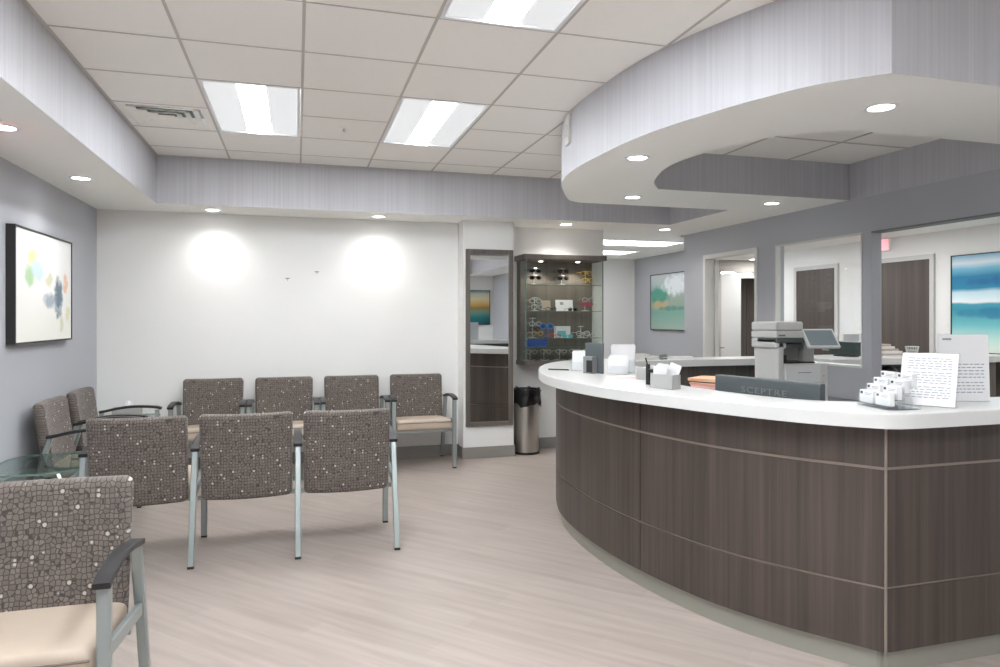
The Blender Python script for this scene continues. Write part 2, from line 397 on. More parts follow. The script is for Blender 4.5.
# recessed ceiling with 0.61 m tiles
gx = [XL + .585] + [-.575 + .6065 * i for i in range(0, 8)]; gx = [g for g in gx if g < 3.84] + [3.84]
gy0 = 5.675; gy = sorted([gy0 + .609 * i for i in range(-13, 2)]); gy = [YS + .6] + [g for g in gy if g > YS + .65] + [6.645]
TX0, TX1, TY0, TY1 = gx[0], gx[-1], gy[0], gy[-1]
troffer_cells = {}
def near(L, v_): return min(range(len(L)), key=lambda i: abs(L[i] - v_))
iy5, iy2, iy0, iym = near(gy, 4.457), near(gy, 1.97), near(gy, 0.14), near(gy, -1.07)
TROF = [(1, iy5), (3, iy5), (3, iy2), (1, iy2), (1, iy0 - 0), (3, iy0), (1, iym), (3, iym), (5, iym)]  # panels above and behind the camera are unseen, added for fill light
skip = set()
for (i, j) in TROF: skip |= {(i, j), (i, j + 1)}
iv = (0, near(gy, 5.065))
skip.add(iv)
c = MB()
for i in range(len(gx) - 1):
    for j in range(len(gy) - 1):
        if (i, j) in skip: continue
        c.box(gx[i], gx[i + 1], gy[j], gy[j + 1], ZC, ZC + .02)
struct('ceiling', c, 'tile')
g = MB()
inner_cells = {(i, j) for (i, j) in TROF}
for x in gx[1:-1]: g.box(x - .0075, x + .0075, TY0, TY1, ZC - .003, ZC + .001)
for jj, y in enumerate(gy[1:-1], 1):
    segs = []; 
    for i in range(len(gx) - 1):
        if (i, jj - 1) in inner_cells: continue
        g.box(gx[i], gx[i + 1], y - .005, y + .005, ZC - .0025, ZC + .0005)
g.box(TX0, TX0 + .02, TY0, TY1, ZC - .003, ZC); g.box(TX1 - .02, TX1, TY0, TY1, ZC - .003, ZC)
g.box(TX0, TX1, TY1 - .02, TY1, ZC - .003, ZC)
struct('ceiling_grid', g, 'tbar')
struct('ceiling_deck', MB().box(XL - .1, 9.3, YS - .1, 15.2, ZT, ZT + .05), 'soffit_white')

# soffit bulkheads: bottom white, faces papered
s = MB(); s.prism([[(XL, YS), (TX0, YS), (TX0, TY1), (XL, TY1)]], ZS, ZT, 1, 0, 0)
struct('ceiling_soffit_left', s, ['soffit_white', 'wallpaper'])
s = MB(); s.prism([[(XL, TY1), (XE, TY1), (XE, 7.56), (XL, 7.56)]], ZS, ZT, 1, 0, 0)
struct('ceiling_soffit_back', s, ['soffit_white', 'wallpaper'])
s = MB(); s.prism([[(TX1, 5.59), (XE, 5.59), (XE, TY1), (TX1, TY1)]], ZS, ZT, 1, 0, 0)
s.prism([[(TX1, YS), (XE, YS), (XE, 2.275), (TX1, 2.275)]], ZS, ZT, 1, 0, 0)
s.prism([[(TX0, YS), (TX1, YS), (TX1, TY0), (TX0, TY0)]], ZS, ZT, 1, 0, 0)
struct('ceiling_soffit_right', s, ['soffit_white', 'wallpaper'])
outer = catmull([(2.33, 2.275), (2.145, 2.468), (2.025, 2.71), (1.915, 3.025), (1.84, 3.32), (1.80, 3.6), (1.785, 3.95), (1.785, 4.25), (1.812, 4.52), (1.895, 4.85), (2.04, 5.17), (2.16, 5.40), (2.24, 5.52), (2.36, 5.59)], 6)
ring_out = outer + [(XE, 5.59), (XE, 2.275)]
hole = catmull([(2.95, 3.03), (2.72, 3.07), (2.55, 3.22), (2.44, 3.45), (2.37, 3.72), (2.345, 3.95), (2.37, 4.17), (2.45, 4.42), (2.54, 4.62), (2.69, 4.83)], 6)
ring_hole = hole + [(XE - .002, 4.83), (XE - .002, 3.03)]
s = MB(); s.prism([ring_out, ring_hole], ZS, ZT, 1, 0, 0)
struct('ceiling_soffit_ring', s, ['soffit_white', 'wallpaper'], smooth=True)
s = MB(); s.box(2.3, XE, 3.0, 4.87, ZI, ZI + .03)
struct('ceiling_inner', s, 'tile')
s = MB()
for x in (2.66, 3.27, 3.88): s.box(x - .01, x + .01, 3.03, 4.83, ZI - .003, ZI)
for y in (3.63, 4.24): s.box(2.35, XE, y - .01, y + .01, ZI - .003, ZI)
struct('ceiling_inner_grid', s, 'tbar')
# hall and office ceilings
s = MB(); s.box(3.23, 5.66, 7.56, 10.88, ZS, ZS + .04)
s.box(4.6, 9.3, YS, 7.56, ZS, ZS + .04); s.box(4.5, 9.3, 7.56, 9.0, ZS+.001, ZS + .04); s.box(5.66, 9.3, 7.56, 15.2, ZS, ZS + .04)
struct('ceiling_office', s, 'soffit_white')
# office walls
struct('wall_office', MB().box(7.1, 7.2, YS, 9.35, 0, ZS + .02), 'white_wall')
M['greige'] = mat('greige_wall_paint', rgb(168, 163, 156), 0.7)
s = MB(); s.box(5.66, 7.0, 10.4, 10.5, 0, ZS + .02); s.box(7.0, 9.2, 10.4, 10.5, 2.24, ZS + .02); s.box(8.6, 9.2, 10.4, 10.5, 0, 2.24)
struct('wall_office_end', s, 'greige')
struct('wall_far', MB().box(5.6, 9.3, 15.1, 15.2, 0, ZS + .02), 'white_wall')
struct('wall_far_left', MB().box(5.56, 5.66, 10.88, 15.1, 0, ZS + .02), 'white_wall')
struct('wall_outer', MB().box(9.2, 9.3, 9.3, 15.1, 0, ZS + .02), 'white_wall')

# baseboards
BH = .115
b = MB(); b.box(XL, 1.63, YB - .012, YB, 0, BH, .003); struct('baseboard_back', b, 'base')
b = MB(); b.box(XL, XL + .012, YS, YB - .012, 0, BH, .003); struct('baseboard_left', b, 'base')
b = MB(); b.box(1.618, 2.182, 6.908, 6.92, 0, BH); b.box(1.618, 1.63, 6.92, YB - .012, 0, BH); b.box(2.17, 2.182, 6.92, 7.258, 0, BH)
struct('baseboard_column', b, 'base')
struct('baseboard_alcove', MB().box(2.17, 3.35, 7.258, 7.27, 0, BH), 'base')
b = MB(); b.box(XE - .012, XE, 7.02, 7.45, 0, BH); b.box(XE - .012, XE, 5.9, 6.05, 0, BH)
struct('baseboard_right', b, 'base')

# window 2 (glazed) and opening trims
f = MB()
f.box(XE - .004, XE + .05, 4.69, 4.702, 1.03, 2.15); f.box(XE - .004, XE + .05, 5.768, 5.78, 1.03, 2.15)
f.box(XE - .004, XE + .05, 4.702, 5.768, 2.138, 2.15); f.box(XE - .008, XE + .108, 4.69, 5.78, 1.022, 1.04)
struct('window_1', f, 'door_white')
p = obj('glass_pane', MB().box(XE + .030, XE + .038, 4.702, 5.768, 1.04, 2.138), 'glass', parent=bpy.data.objects['window_1'])
f = MB(); f.box(XE - .006, XE + .106, 2.9, 4.592, 2.135, 2.147)
struct('trim_1', f, 'mid_grey')

# door 1: frame with a leaf standing open behind it
f = MB()
f.box(XE - .012, XE + .112, 6.985, 7.03, 0, 2.16, .002); f.box(XE - .012, XE + .112, 6.05, 6.095, 0, 2.16, .002)
f.box(XE - .012, XE + .112, 6.095, 6.985, 2.115, 2.16, .002)
struct('door_1', f, 'door_white')
leaf = obj('door_leaf', MB().box(0, .85, -.02, .02, .01, 2.11, .002), 'door_white', parent=bpy.data.objects['door_1'], loc=(4.625, 6.955, 0), rz=math.radians(57))
hd = MB(); 
for z in (.3, 1.15, 1.9): hd.box(-.006, .02, -.026, -.02, z, z + .11)
obj('hinge', hd, 'chrome', parent=leaf)
hd = MB(); hd.box(.02, .09, -.03, -.02, 1.02, 1.20, .003); hd.tube([(.055, -.03, 1.1), (.055, -.07, 1.1), (.02, -.075, 1.1)], .009)
obj('door_handle', hd, 'chrome', parent=leaf)
def wood_door(n, y0, y1, ztop, hy):
    f = MB(); X = 7.1
    f.box(X - .03, X, y0 - .055, y0, 0, ztop + .055); f.box(X - .03, X, y1, y1 + .055, 0, ztop + .055); f.box(X - .03, X, y0, y1, ztop, ztop + .055)
    o = struct('door_%d' % n, f, 'frame_grey')
    l_ = obj('door_leaf', MB().box(X - .022, X - .004, y0, y1, .01, ztop), 'door_wood', parent=o)
    h = MB(); h.lathe([(.03, 0), (.03, .012), (.012, .014), (.012, .05)], T=Matrix.Translation((X - .022, hy, 1.0)) @ Matrix.Rotation(-PI / 2, 4, 'Y'), n=20)
    h.tube([(X - .065, hy, 1.0), (X - .067, hy + .1, 1.0), (X - .06, hy + .13, 1.0)], .01)
    obj('door_handle', h, 'chrome', parent=l_, smooth=True)
    return o
wood_door(2, 6.37, 7.14, 2.13, 6.43)
wood_door(3, 7.86, 8.62, 2.13, 7.92)
f = MB(); f.box(7.0, 7.42, 10.44, 10.48, .01, 2.2)
struct('door_4', f, 'frame_grey')

# ------------------------------------------------------------------ lights
def troffer_parts(t, W, D):
    """recessed 2x4 fixture hanging at z=0 going up; W along x, D along y, centred"""
    m = MB(); e = .02
    m.box(-W/2, W/2, -D/2, -D/2 + e, -.004, .012); m.box(-W/2, W/2, D/2 - e, D/2, -.004, .012)
    m.box(-W/2, -W/2 + e, -D/2 + e, D/2 - e, -.004, .012); m.box(W/2 - e, W/2, -D/2 + e, D/2 - e, -.004, .012)
    obj('frame', m, 'troffer_white', t)
    c_ = .085; y0, y1 = -D/2 + e, D/2 - e; m = MB()
    for sg in (-1, 1):
        a_, b_ = sorted((sg * (W/2 - e), sg * c_)); m.box(a_, b_, y0, y1, .006, .012)
    obj('side_reflector', m, 'side_glow', t)
    m = MB(); m.box(-c_, c_, y0 + .01, y1 - .01, .005, .012, .002); m.box(-c_, c_, y0, y1, .0121, .014); obj('lamp_lens', m, 'lamp', t)
labs = ['lit recessed ceiling light panel between the air vent and plain tiles', 'lit recessed ceiling light panel straight above the row of chairs, right of the first',
        'lit recessed ceiling light panel cut by the top of the picture', 'lit ceiling light panel over the seating, out of the picture above', 'added unseen fill light panel above the camera, left side',
        'added unseen fill light panel above the camera, middle', 'added unseen fill light panel behind the camera by the left wall', 'added unseen fill light panel behind the camera, middle', 'added unseen fill light panel behind the camera, towards the desk side']
t0 = None
for (i, j), lb in zip(TROF, labs):
    W = gx[i + 1] - gx[i]; D = gy[j + 2] - gy[j]; loc = ((gx[i] + gx[i + 1]) / 2, (gy[j] + gy[j + 2]) / 2, ZC)
    if t0 is None:
        t0 = thing('ceiling_light', lb, 'ceiling light', loc, group='recessed ceiling light panels'); troffer_parts(t0, W - .018, D - .014)
    else: dup(t0, loc, 0, lb)

def flat_light(x0, x1, y0, y1, z, lb, m_='lamp2'):
    t = thing('ceiling_light', lb, 'ceiling light', ((x0 + x1) / 2, (y0 + y1) / 2, z), group='flat ceiling light panels')
    W, D = (x1 - x0) / 2, (y1 - y0) / 2
    f = MB(); e = .03
    f.box(-W, W, -D, -D + e, -.012, 0); f.box(-W, W, D - e, D, -.012, 0); f.box(-W, -W + e, -D + e, D - e, -.012, 0); f.box(W - e, W, -D + e, D - e, -.012, 0)
    obj('frame', f, 'troffer_white', t); obj('diffuser', MB().box(-W + e, W - e, -D + e, D - e, -.008, -.002), m_, t)
flat_light(3.68, 4.9, 8.05, 8.65, ZS, 'long white light panel on the hallway ceiling, closer to the desk', 'lamp3')
flat_light(3.68, 4.9, 9.35, 9.95, ZS, 'long white light panel on the hallway ceiling, near its far wall', 'lamp3')
flat_light(5.5, 6.1, 6.0, 7.2, ZS, 'added unseen office fill light panel behind the glazed window')  # the office panels from here are unseen, added to brighten the room
flat_light(5.5, 6.1, 3.6, 4.8, ZS, 'added unseen office fill light panel behind the wide opening')
flat_light(5.6, 6.2, 8.2, 9.4, ZS, 'added unseen office fill light panel deep behind the open door')
flat_light(7.35, 8.0, 9.2, 10.2, ZS, 'bright ceiling light panel seen through the top of the open doorway')
flat_light(8.7, 9.15, 12.6, 14.0, ZS, 'bright ceiling light panel in the room beyond the open doorway')

def spot(x, y, z, e, size=105, blend=.6, col=(1, .97, .93), r=.04):
    L = bpy.data.lights.new('downlight_beam', 'SPOT'); L.energy = e; L.spot_size = math.radians(size); L.spot_blend = blend; L.color = col; L.shadow_soft_size = r
    o = bpy.data.objects.new('downlight_beam', L); COL.objects.link(o); o.location = (x, y, z); return o
DL = [(-1.475, 4.22, 'round recessed downlight in the left ceiling border beside the painting', 14),
      (-1.48, 5.60, 'round recessed downlight in the left ceiling border over the wall chairs', 14),
      (-.747, 6.90, 'round recessed downlight over the white wall, left one', 17), (.772, 6.90, 'round recessed downlight over the white wall, right one', 17),
      (2.036, 3.916, 'round downlight near the outer curve of the ring bulkhead', 15), (2.66, 5.20, 'round downlight in the ring bulkhead near its rear edge, behind the curved recess', 15),
      (2.657, 2.655, 'round downlight in the ring bulkhead nearest its front corner', 15), (3.965, 5.14, 'round downlight in the ring bulkhead by the glazed wall', 15),
      (3.98, 7.0, 'round downlight in the ceiling at the mouth of the hallway', 20), (-1.475, 2.8, 'round downlight in the left border out of the picture', 14),
      (2.75, 6.90, 'round downlight above the glass display cabinet', 42)]
t0 = None
for x, y, lb, e in DL:
    if t0 is None:
        t0 = thing('downlight', lb, 'downlight', (x, y, ZS), group='round recessed downlights')
        obj('trim_ring', MB().lathe([(.055, -.001), (.058, -.006), (.074, -.006), (.078, 0), (.055, 0)], close=False), 'troffer_white', t0, smooth=True)
        obj('lens', MB().lathe([(.0555, -.004), (.0555, -.001)]), 'disc', t0)
    else: dup(t0, (x, y, ZS), 0, lb)
    spot(x, y, ZS - .02, e, 138 if y > 6.5 else 120, 1.0)

# air vent
i, j = iv; t = thing('air_vent', 'square white air diffuser set in the ceiling tiles beside the light panel', 'air vent', ((gx[0] + gx[1]) / 2, (gy[j] + gy[j + 1]) / 2, ZC))
def sqring(m, h0, z0, h1, z1, th=.003):
    vs = []
    for h, z in ((h0, z0), (h1, z1)): vs += [(-h, -h, z), (h, -h, z), (h, h, z), (-h, h, z)]
    vs += [(x, y, z + th) for x, y, z in vs]
    fs = []
    for q in range(4):
        w_ = (q + 1) % 4; fs += [[q, w_, 4 + w_, 4 + q], [8 + q, 12 + q, 12 + w_, 8 + w_]]
    m.add(vs, fs)
m = MB(); sqring(m, .297, 0, .25, 0, .004); sqring(m, .25, -.001, .235, .02); obj('frame', m, 'tile', t)
m = MB()
for h in (.225, .165, .105): sqring(m, h, -.006, h - .045, .014)
m.box(-.055, .055, -.055, .055, -.006, -.002); obj('louvre', m, 'tile', t)
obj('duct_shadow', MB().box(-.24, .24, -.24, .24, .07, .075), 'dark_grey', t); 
t = thing('sprinkler', 'small round sprinkler cover on a ceiling tile between two light panels', 'sprinkler', (.34, 5.32, ZC))
obj('cover', MB().lathe([(.04, -.004), (.042, 0)], n=24), 'tile', t); obj('nozzle', MB().lathe([(.008, -.03), (.014, -.018), (.008, -.004)], n=12), 'frame_grey', t)
t = thing('fire_strobe', 'small white fire strobe on the outer curved face of the ring bulkhead', 'alarm', (1.806, 4.47, 2.735), -.12)
obj('housing', MB().box(-.022, 0, -.055, .055, -.10, .10, .006), 'printer_white', t); obj('strobe_lens', MB().box(-.03, -.022, -.02, .02, -.05, .03, .003), 'acrylic', t)
t = thing('exit_sign', 'red lit exit sign hanging under the left ceiling border at the picture edge', 'exit sign', (-1.50, 4.02, ZS))
obj('canopy', MB().box(-.1, .075, -.04, .04, -.012, 0), 'troffer_white', t); obj('housing', MB().box(-.16, .0, -.02, .02, -.2, -.03, .004), 'troffer_white', t)
obj('stem', MB().box(-.02, -.005, -.008, .008, -.03, -.012), 'troffer_white', t)
obj('lit_face', MB().box(-.15, -.01, .0205, .023, -.19, -.04), 'exit_red', t)

# ------------------------------------------------------------------ pictures
def picture_x(name, label, wallx, y0, y1, z0, z1, depth, mt, sgn, fw=.012):
    """picture on a wall of constant x; sgn +1 faces +x"""
    t = thing(name, label, 'picture', (wallx, (y0 + y1) / 2, (z0 + z1) / 2)); h, v = (y1 - y0) / 2, (z1 - z0) / 2
    f = MB(); a, b = sorted((0.001 * sgn, sgn * depth))
    f.box(a, b, -h, -h + fw, -v, v); f.box(a, b, h - fw, h, -v, v); f.box(a, b, -h + fw, h - fw, -v, -v + fw); f.box(a, b, -h + fw, h - fw, v - fw, v)
    obj('frame', f, 'black_frame', t)
    a, b = sorted((0.001 * sgn, sgn * (depth - .006)))
    obj('canvas', MB().box(a, b, -h + fw, h - fw, -v + fw, v - fw), mt, t); return t
pm = painting_mat('abstract_pale_painting', [(0, rgb(236, 236, 228)), (.5, rgb(242, 242, 238)), (1, rgb(244, 244, 242))],
    [(.28, .77, .09, .08, rgb(226, 226, 150), .9), (.22, .60, .08, .12, rgb(165, 205, 150), .85), (.36, .66, .11, .11, rgb(190, 214, 222), .85),
     (.56, .58, .08, .07, rgb(200, 200, 160), .7), (.74, .42, .09, .22, rgb(104, 122, 138), 1.0), (.58, .38, .14, .08, rgb(140, 156, 170), .8),
     (.88, .56, .055, .11, rgb(236, 188, 156), .9), (.93, .25, .05, .09, rgb(212, 212, 150), .6), (.80, .16, .04, .10, rgb(200, 200, 160), .6)])
picture_x('framed_painting', 'pale abstract painting in a deep black frame on the left grey wall', XL, 5.08, 6.24, 1.27, 2.037, .055, pm, 1)
pm = painting_mat('green_abstract_painting', [(0, rgb(160, 182, 172)), (.3, rgb(120, 165, 152)), (.5, rgb(150, 165, 152)), (.8, rgb(170, 190, 188)), (1, rgb(195, 202, 206))],
    [(.75, .62, .3, .2, rgb(70, 150, 130), .9), (.75, .45, .3, .08, rgb(190, 165, 125), .8), (.4, .38, .4, .05, rgb(80, 130, 120), .7), (.3, .8, .4, .2, rgb(235, 240, 245), .8)], hor='Y')
picture_x('framed_painting', 'soft green abstract painting in a thin dark frame on the hallway wall', 5.54, 9.02, 10.146, 1.25, 2.135, .035, pm, -1)
pm = painting_mat('teal_seascape_painting', [(0, rgb(225, 232, 222)), (.12, rgb(190, 222, 212)), (.28, rgb(110, 185, 190)), (.44, rgb(45, 140, 160)), (.50, rgb(60, 150, 170)), (.52, rgb(230, 238, 240)), (.62, rgb(190, 220, 230)), (.66, rgb(20, 128, 165)), (.78, rgb(16, 120, 162)), (.86, rgb(110, 180, 205)), (.92, rgb(215, 225, 232)), (1, rgb(120, 175, 200))],
    [(.6, .4, .35, .06, rgb(20, 110, 150), .7), (.5, .72, .4, .05, rgb(10, 95, 150), .8)], warp=.06, base_noise=2)
picture_x('framed_painting', 'large teal and blue seascape painting in a black frame on the office wall', 7.1, 4.75, 6.09, 1.055, 2.14, .035, pm, -1)
pm = painting_mat('sunset_painting', [(0, rgb(20, 90, 100)), (.2, rgb(30, 120, 125)), (.36, rgb(110, 150, 130)), (.48, rgb(150, 120, 70)), (.58, rgb(200, 165, 90)), (.75, rgb(220, 205, 165)), (.9, rgb(190, 195, 180)), (1, rgb(90, 130, 140))], warp=.08, base_noise=2)
t = thing('framed_painting', 'gold and teal horizon painting reflected in the wall mirror', 'picture', (4.08, YS, 1.69))
f = MB(); f.box(-.34, -.325, .001, .04, -.41, .41); f.box(.325, .34, .001, .04, -.41, .41); f.box(-.325, .325, .001, .04, -.41, -.395); f.box(-.325, .325, .001, .04, .395, .41)
obj('frame', f, 'black_frame', t); obj('canvas', MB().box(-.325, .325, .001, .034, -.395, .395), pm, t)

# exit sign glimpsed above office door, by the jamb
t = thing('exit_sign', 'small pink lit exit sign on the office wall above the brown door', 'exit sign', (7.1, 7.09, 2.362))
obj('housing', MB().box(-.05, -.001, -.17, .15, -.085, .07, .006), 'troffer_white', t); obj('lit_face', MB().box(-.056, -.05, -.15, .13, -.07, .055), 'exit_pink', t)

# mirror on column
t = thing('wall_mirror', 'tall narrow mirror in a brown wood frame on the white column', 'mirror', (1.905, 6.92, 1.236))
h, v, fw = .252, .909, .045; f = MB(); f.box(-h, -h + fw, -.03, -.001, -v, v, .003); f.box(h - fw, h, -.03, -.001, -v, v, .003)
f.box(-h + fw, h - fw, -.03, -.001, -v, -v + fw, .003); f.box(-h + fw, h - fw, -.03, -.001, v - fw, v, .003)
obj('frame', f, 'case_wood', t); obj('mirror_glass', MB().box(-h + fw, h - fw, -.014, -.001, -v + fw, v - fw), 'mirror', t)

# small wall hangers
for x, z, lb in ((-.09, 1.83, 'small left metal picture hanger on the white wall'), (.19, 1.90, 'small right metal picture hanger on the white wall')):
    m = MB(); m.box(-.02, .02, -.004, -.0005, -.004, .004); m.tube([(0, -.004, 0), (0, -.012, -.008), (0, -.012, -.018), (0, -.004, -.02)], .0025, n=6)
    tag(obj('picture_hanger', m, 'mid_grey', loc=(x, YB, z)), lb, 'hanger', 'wall hangers')

# ------------------------------------------------------------------ chairs
def back_mb(hw=.265):
    def dfm(x, y, z):
        t_ = (z - .35) / .51
        sag = .035 * (1 - (x / hw) ** 2)
        return [x * (1 - .02 * (1 - t_)), y + .50 - .035 * (1 - t_) * 2 + sag * .9 - (.0 if t_ < .5 else 0), z - .004 * (1 - (x / hw) ** 2)]
    return MB().box(-hw, hw, -.035, .035, .35, .872, .03, deform=dfm, n=(9, 0, 5), seg=3)
def seat_mb(hw=.262):
    def dfm(x, y, z):
        f = max(0, 1 - ((x / hw) ** 4)) * .008
        return [x, y, z - .03 * ((y - .0) / .45) + (f if z > .42 else 0)]
    return MB().box(-hw, hw, -.015, .445, .375, .475, .028, deform=dfm, n=(5, 4, 1), seg=3)
def front_leg(x): return MB().bar([(x, 0, .012), (x, 0, .655)], .038, .032)
def rear_leg(x): return MB().bar([(x, .605, .012), (x, .42, .645)], .036, .03)
def foot_mb(x, y): return MB().box(x - .018, x + .018, y - .015, y + .015, 0, .014, .002)
def arm_mb(x):
    pts = []
    for i in range(15):
        t_ = i / 14; y = -.035 + .475 * t_
        z = .672 + .018 * math.sin(PI * min(1, t_ * 1.1)) - .022 * t_ ** 3
        if i == 0: z -= .006
        pts.append((x, y, z))
    return MB().bar(pts, .05, .02)
def rail_mb(x): return MB().bar([(x, .01, .455), (x, .465, .40)], .022, .045)
def arm_frame(t, x, mirror=0):
    obj('armrest', arm_mb(x), 'black_cap', t, smooth=True)
    l1 = obj('leg', front_leg(x), 'steel_light', t); obj('foot', foot_mb(x, 0), 'black_cap', l1)
    l2 = obj('leg', rear_leg(x), 'steel_light', t); obj('foot', foot_mb(x, .605), 'black_cap', l2)
    obj('side_rail', rail_mb(x), 'steel_light', t)
def cross(t, x0, x1):
    obj('front_rail', MB().box(x0, x1, .03, .055, .345, .375), 'steel_light', t)
    obj('rear_rail', MB().box(x0, x1, .385, .41, .345, .37), 'steel_light', t)
def chair(label, loc, rz, group):
    t = thing('armchair', label, 'chair', loc, rz, group)
    s_ = obj('seat', seat_mb(), 'seat', t, smooth=True)
    pp = []
    for q in range(25):
        x = -.255 + .51 * q / 24; pp.append((x, -.016, .447))
    obj('piping', MB().tube(pp, .004, n=6), 'piping', s_, smooth=True)
    obj('backrest', back_mb(), 'fabric', t, smooth=True)
    arm_frame(t, -.29); arm_frame(t, .29); cross(t, -.28, .28)
    return t
G = 'armchairs along the walls'
c0 = chair('brown dotted armchair against the white wall, first from the corner table', (-.752, 6.53, 0), 0, G)
dup(c0, (-.117, 6.53, 0), 0, 'brown dotted armchair against the white wall, second from the corner table')
dup(c0, (.520, 6.53, 0), 0, 'brown dotted armchair against the white wall, third from the corner table')
dup(c0, (1.162, 6.53, 0), 0, 'brown dotted armchair against the white wall, next to the mirror column')
dup(c0, (-1.15, 5.55, 0), PI / 2, 'brown dotted armchair against the grey wall, beside the glass table', G)
dup(c0, (-1.15, 6.25, 0), PI / 2, 'brown dotted armchair against the grey wall, beside the corner table with the tissue box', G)
dup(c0, (-.832, 2.28, 0), 0, 'large armchair at the lower left with beige seat, facing the camera', 'armchairs along the walls')
# three seat bench with its back to the camera
t = thing('seating_bench', 'three-seat bench of linked dotted chairs seen from behind', 'bench', (-.005, 4.935, 0), PI)
for i in range(3):
    x = .295 + .592 * i
    a = obj('seat', seat_mb(), 'seat', t, smooth=True); a.location = (x, 0, 0)
    a = obj('backrest', back_mb(), 'fabric', t, smooth=True); a.location = (x, 0, 0)
    if i < 3: cross(t, x - .285, x + .285)
for i in range(4): arm_frame(t, 0 - .001 + .592 * i)
t.location = (.597, 4.935, 0)

# ------------------------------------------------------------------ glass tables
def rrect(w_, d_, r, n=8):
    P = []
    for cx, cy, a0 in ((w_/2 - r, d_/2 - r, 0), (-w_/2 + r, d_/2 - r, 90), (-w_/2 + r, -d_/2 + r, 180), (w_/2 - r, -d_/2 + r, 270)):
        for i in range(n + 1):
            a = math.radians(a0 + 90 * i / n); P.append((cx + r * math.cos(a), cy + r * math.sin(a)))
    return P
def glass_table(label, loc, w_, d_, h, r):
    t = thing('side_table', label, 'table', loc, group='glass topped side tables')
    m = MB().prism([rrect(w_, d_, r)], h - .012, h, 1, 0, 0); obj('glass_top', m, ['glass_green', 'glass_edge'], t)
    lx, ly = w_/2 - .07, d_/2 - .07
    for sx in (-1, 1):
        for sy in (-1, 1):
            l_ = obj('leg', MB().bar([(sx * lx, sy * ly, .008), (sx * lx, sy * ly, h - .07)], .032, .032), 'steel_light', t)
            obj('foot', MB().lathe([(.018, 0), (.018, .01)], sx * lx, sy * ly, n=12), 'black_cap', l_)
            obj('bracket', MB().bar([(sx * lx, sy * ly, h - .075), (sx * (lx - .03), sy * (ly - .03), h - .03), (sx * (lx - .07), sy * (ly - .07), h - .0175)], .02, .01, side=(1, -sx * sy, 0)), 'chrome', l_)
    obj('apron', MB().box(-lx, lx, -ly - .01, -ly + .01, h - .12, h - .08).box(-lx, lx, ly - .01, ly + .01, h - .12, h - .08).box(-lx - .01, -lx + .01, -ly, ly, h - .12, h - .08).box(lx - .01, lx + .01, -ly, ly, h - .12, h - .08), 'steel_light', t)
    return t
glass_table('green-tinted glass table by the grey wall behind the nearest chair', (-1.50, 4.88, 0), .50, .66, .55, .17)
glass_table('glass corner table in the angle of the grey and white walls', (-1.43, 6.93, 0), .42, .40, .55, .05)
t = thing('tissue_box', 'silver tissue box with a white tissue on the corner table', 'tissue box', (-1.46, 6.93, .55), math.radians(8))
m = MB(); m.box(-.12, .12, -.06, .06, 0, .09, .006); obj('body', m, 'silver', t)
m = MB(); n_ = 14
vs = [(0.0, 0, .15)]; fs = []
for ring_, (rr_, zz) in enumerate(((.02, .135), (.04, .11), (.05, .088))):
    for q in range(n_):
        a = 2 * PI * q / n_; f_ = 1 + .35 * math.sin(3 * a + ring_) ; vs.append((rr_ * f_ * math.cos(a), rr_ * .6 * f_ * math.sin(a), zz + .008 * math.sin(5 * a)))
for q in range(n_): fs.append([0, 1 + q, 1 + (q + 1) % n_])
for g_ in range(2):
    for q in range(n_): fs.append([1 + g_ * n_ + q, 1 + (g_ + 1) * n_ + q, 1 + (g_ + 1) * n_ + (q + 1) % n_, 1 + g_ * n_ + (q + 1) % n_])
m.add(vs, fs); obj('tissue', m, 'paper', t)

# ------------------------------------------------------------------ reception desk
PC = catmull([(2.26, 2.235), (2.05, 2.53), (1.89, 2.83), (1.79, 3.15), (1.73, 3.45), (1.70, 3.75), (1.698, 4.10), (1.73, 4.43), (1.80, 4.70), (1.92, 5.02), (2.08, 5.30), (2.28, 5.52), (2.5, 5.64), (2.75, 5.67), (3.0, 5.67), (4.48, 5.67)], 8)
dsk = thing('reception_desk', 'long curved reception desk clad in dark brown wood-grain panels', 'desk', (0, 0, 0))
seam_i = min(range(len(PC)), key=lambda i: (PC[i][0] - 1.752) ** 2 + (PC[i][1] - 3.34) ** 2)
def band(path, th, z0, z1, m_, name, smooth=True, inset=0):
    a = offset(path, inset) if inset else path
    b_ = offset(path, inset + th)
    return obj(name, MB().prism([a + b_[::-1]], z0, z1), m_, dsk, smooth=smooth)
# offset() with positive d goes inwards (to the right of travel)
segA = PC[:seam_i]; segB = PC[seam_i + 0:]
pA = PC[seam_i - 1]; pB = PC[seam_i]
def lerp(a, b, t_): return (a[0] + (b[0] - a[0]) * t_, a[1] + (b[1] - a[1]) * t_)
gl = math.dist(pA, pB)
segA = segA[:-1] + [segA[-1], lerp(pA, pB, 1 - .008 / gl)]; segB = PC[seam_i:]
for (z0, z1) in ((.10, .352), (.362, .830), (.842, 1.007)):
    band(segA, .02, z0, z1, 'desk_wood', 'curved_panel')
    band(segB, .02, z0, z1, 'desk_wood', 'curved_panel')
    obj('side_panel', MB().box(2.262, 4.48, 2.235, 2.255, z0, z1), 'desk_wood', dsk)
for (z0, z1) in ((.352, .362), (.830, .842)):
    band(PC, .012, z0, z1, 'reveal', 'reveal_strip', inset=.006)
    obj('reveal_strip', MB().box(2.27, 4.48, 2.241, 2.255, z0, z1), 'reveal', dsk)
obj('corner_trim', MB().box(2.256, 2.265, 2.2325, 2.2385, .10, 1.007), 'reveal', dsk)
# carcass wall behind the panels
band(PC, .06, .10, 1.005, 'case_wood', 'carcass', inset=.0205)
obj('carcass', MB().box(2.30, 4.48, 2.2555, 2.32, .10, 1.005), 'case_wood', dsk)
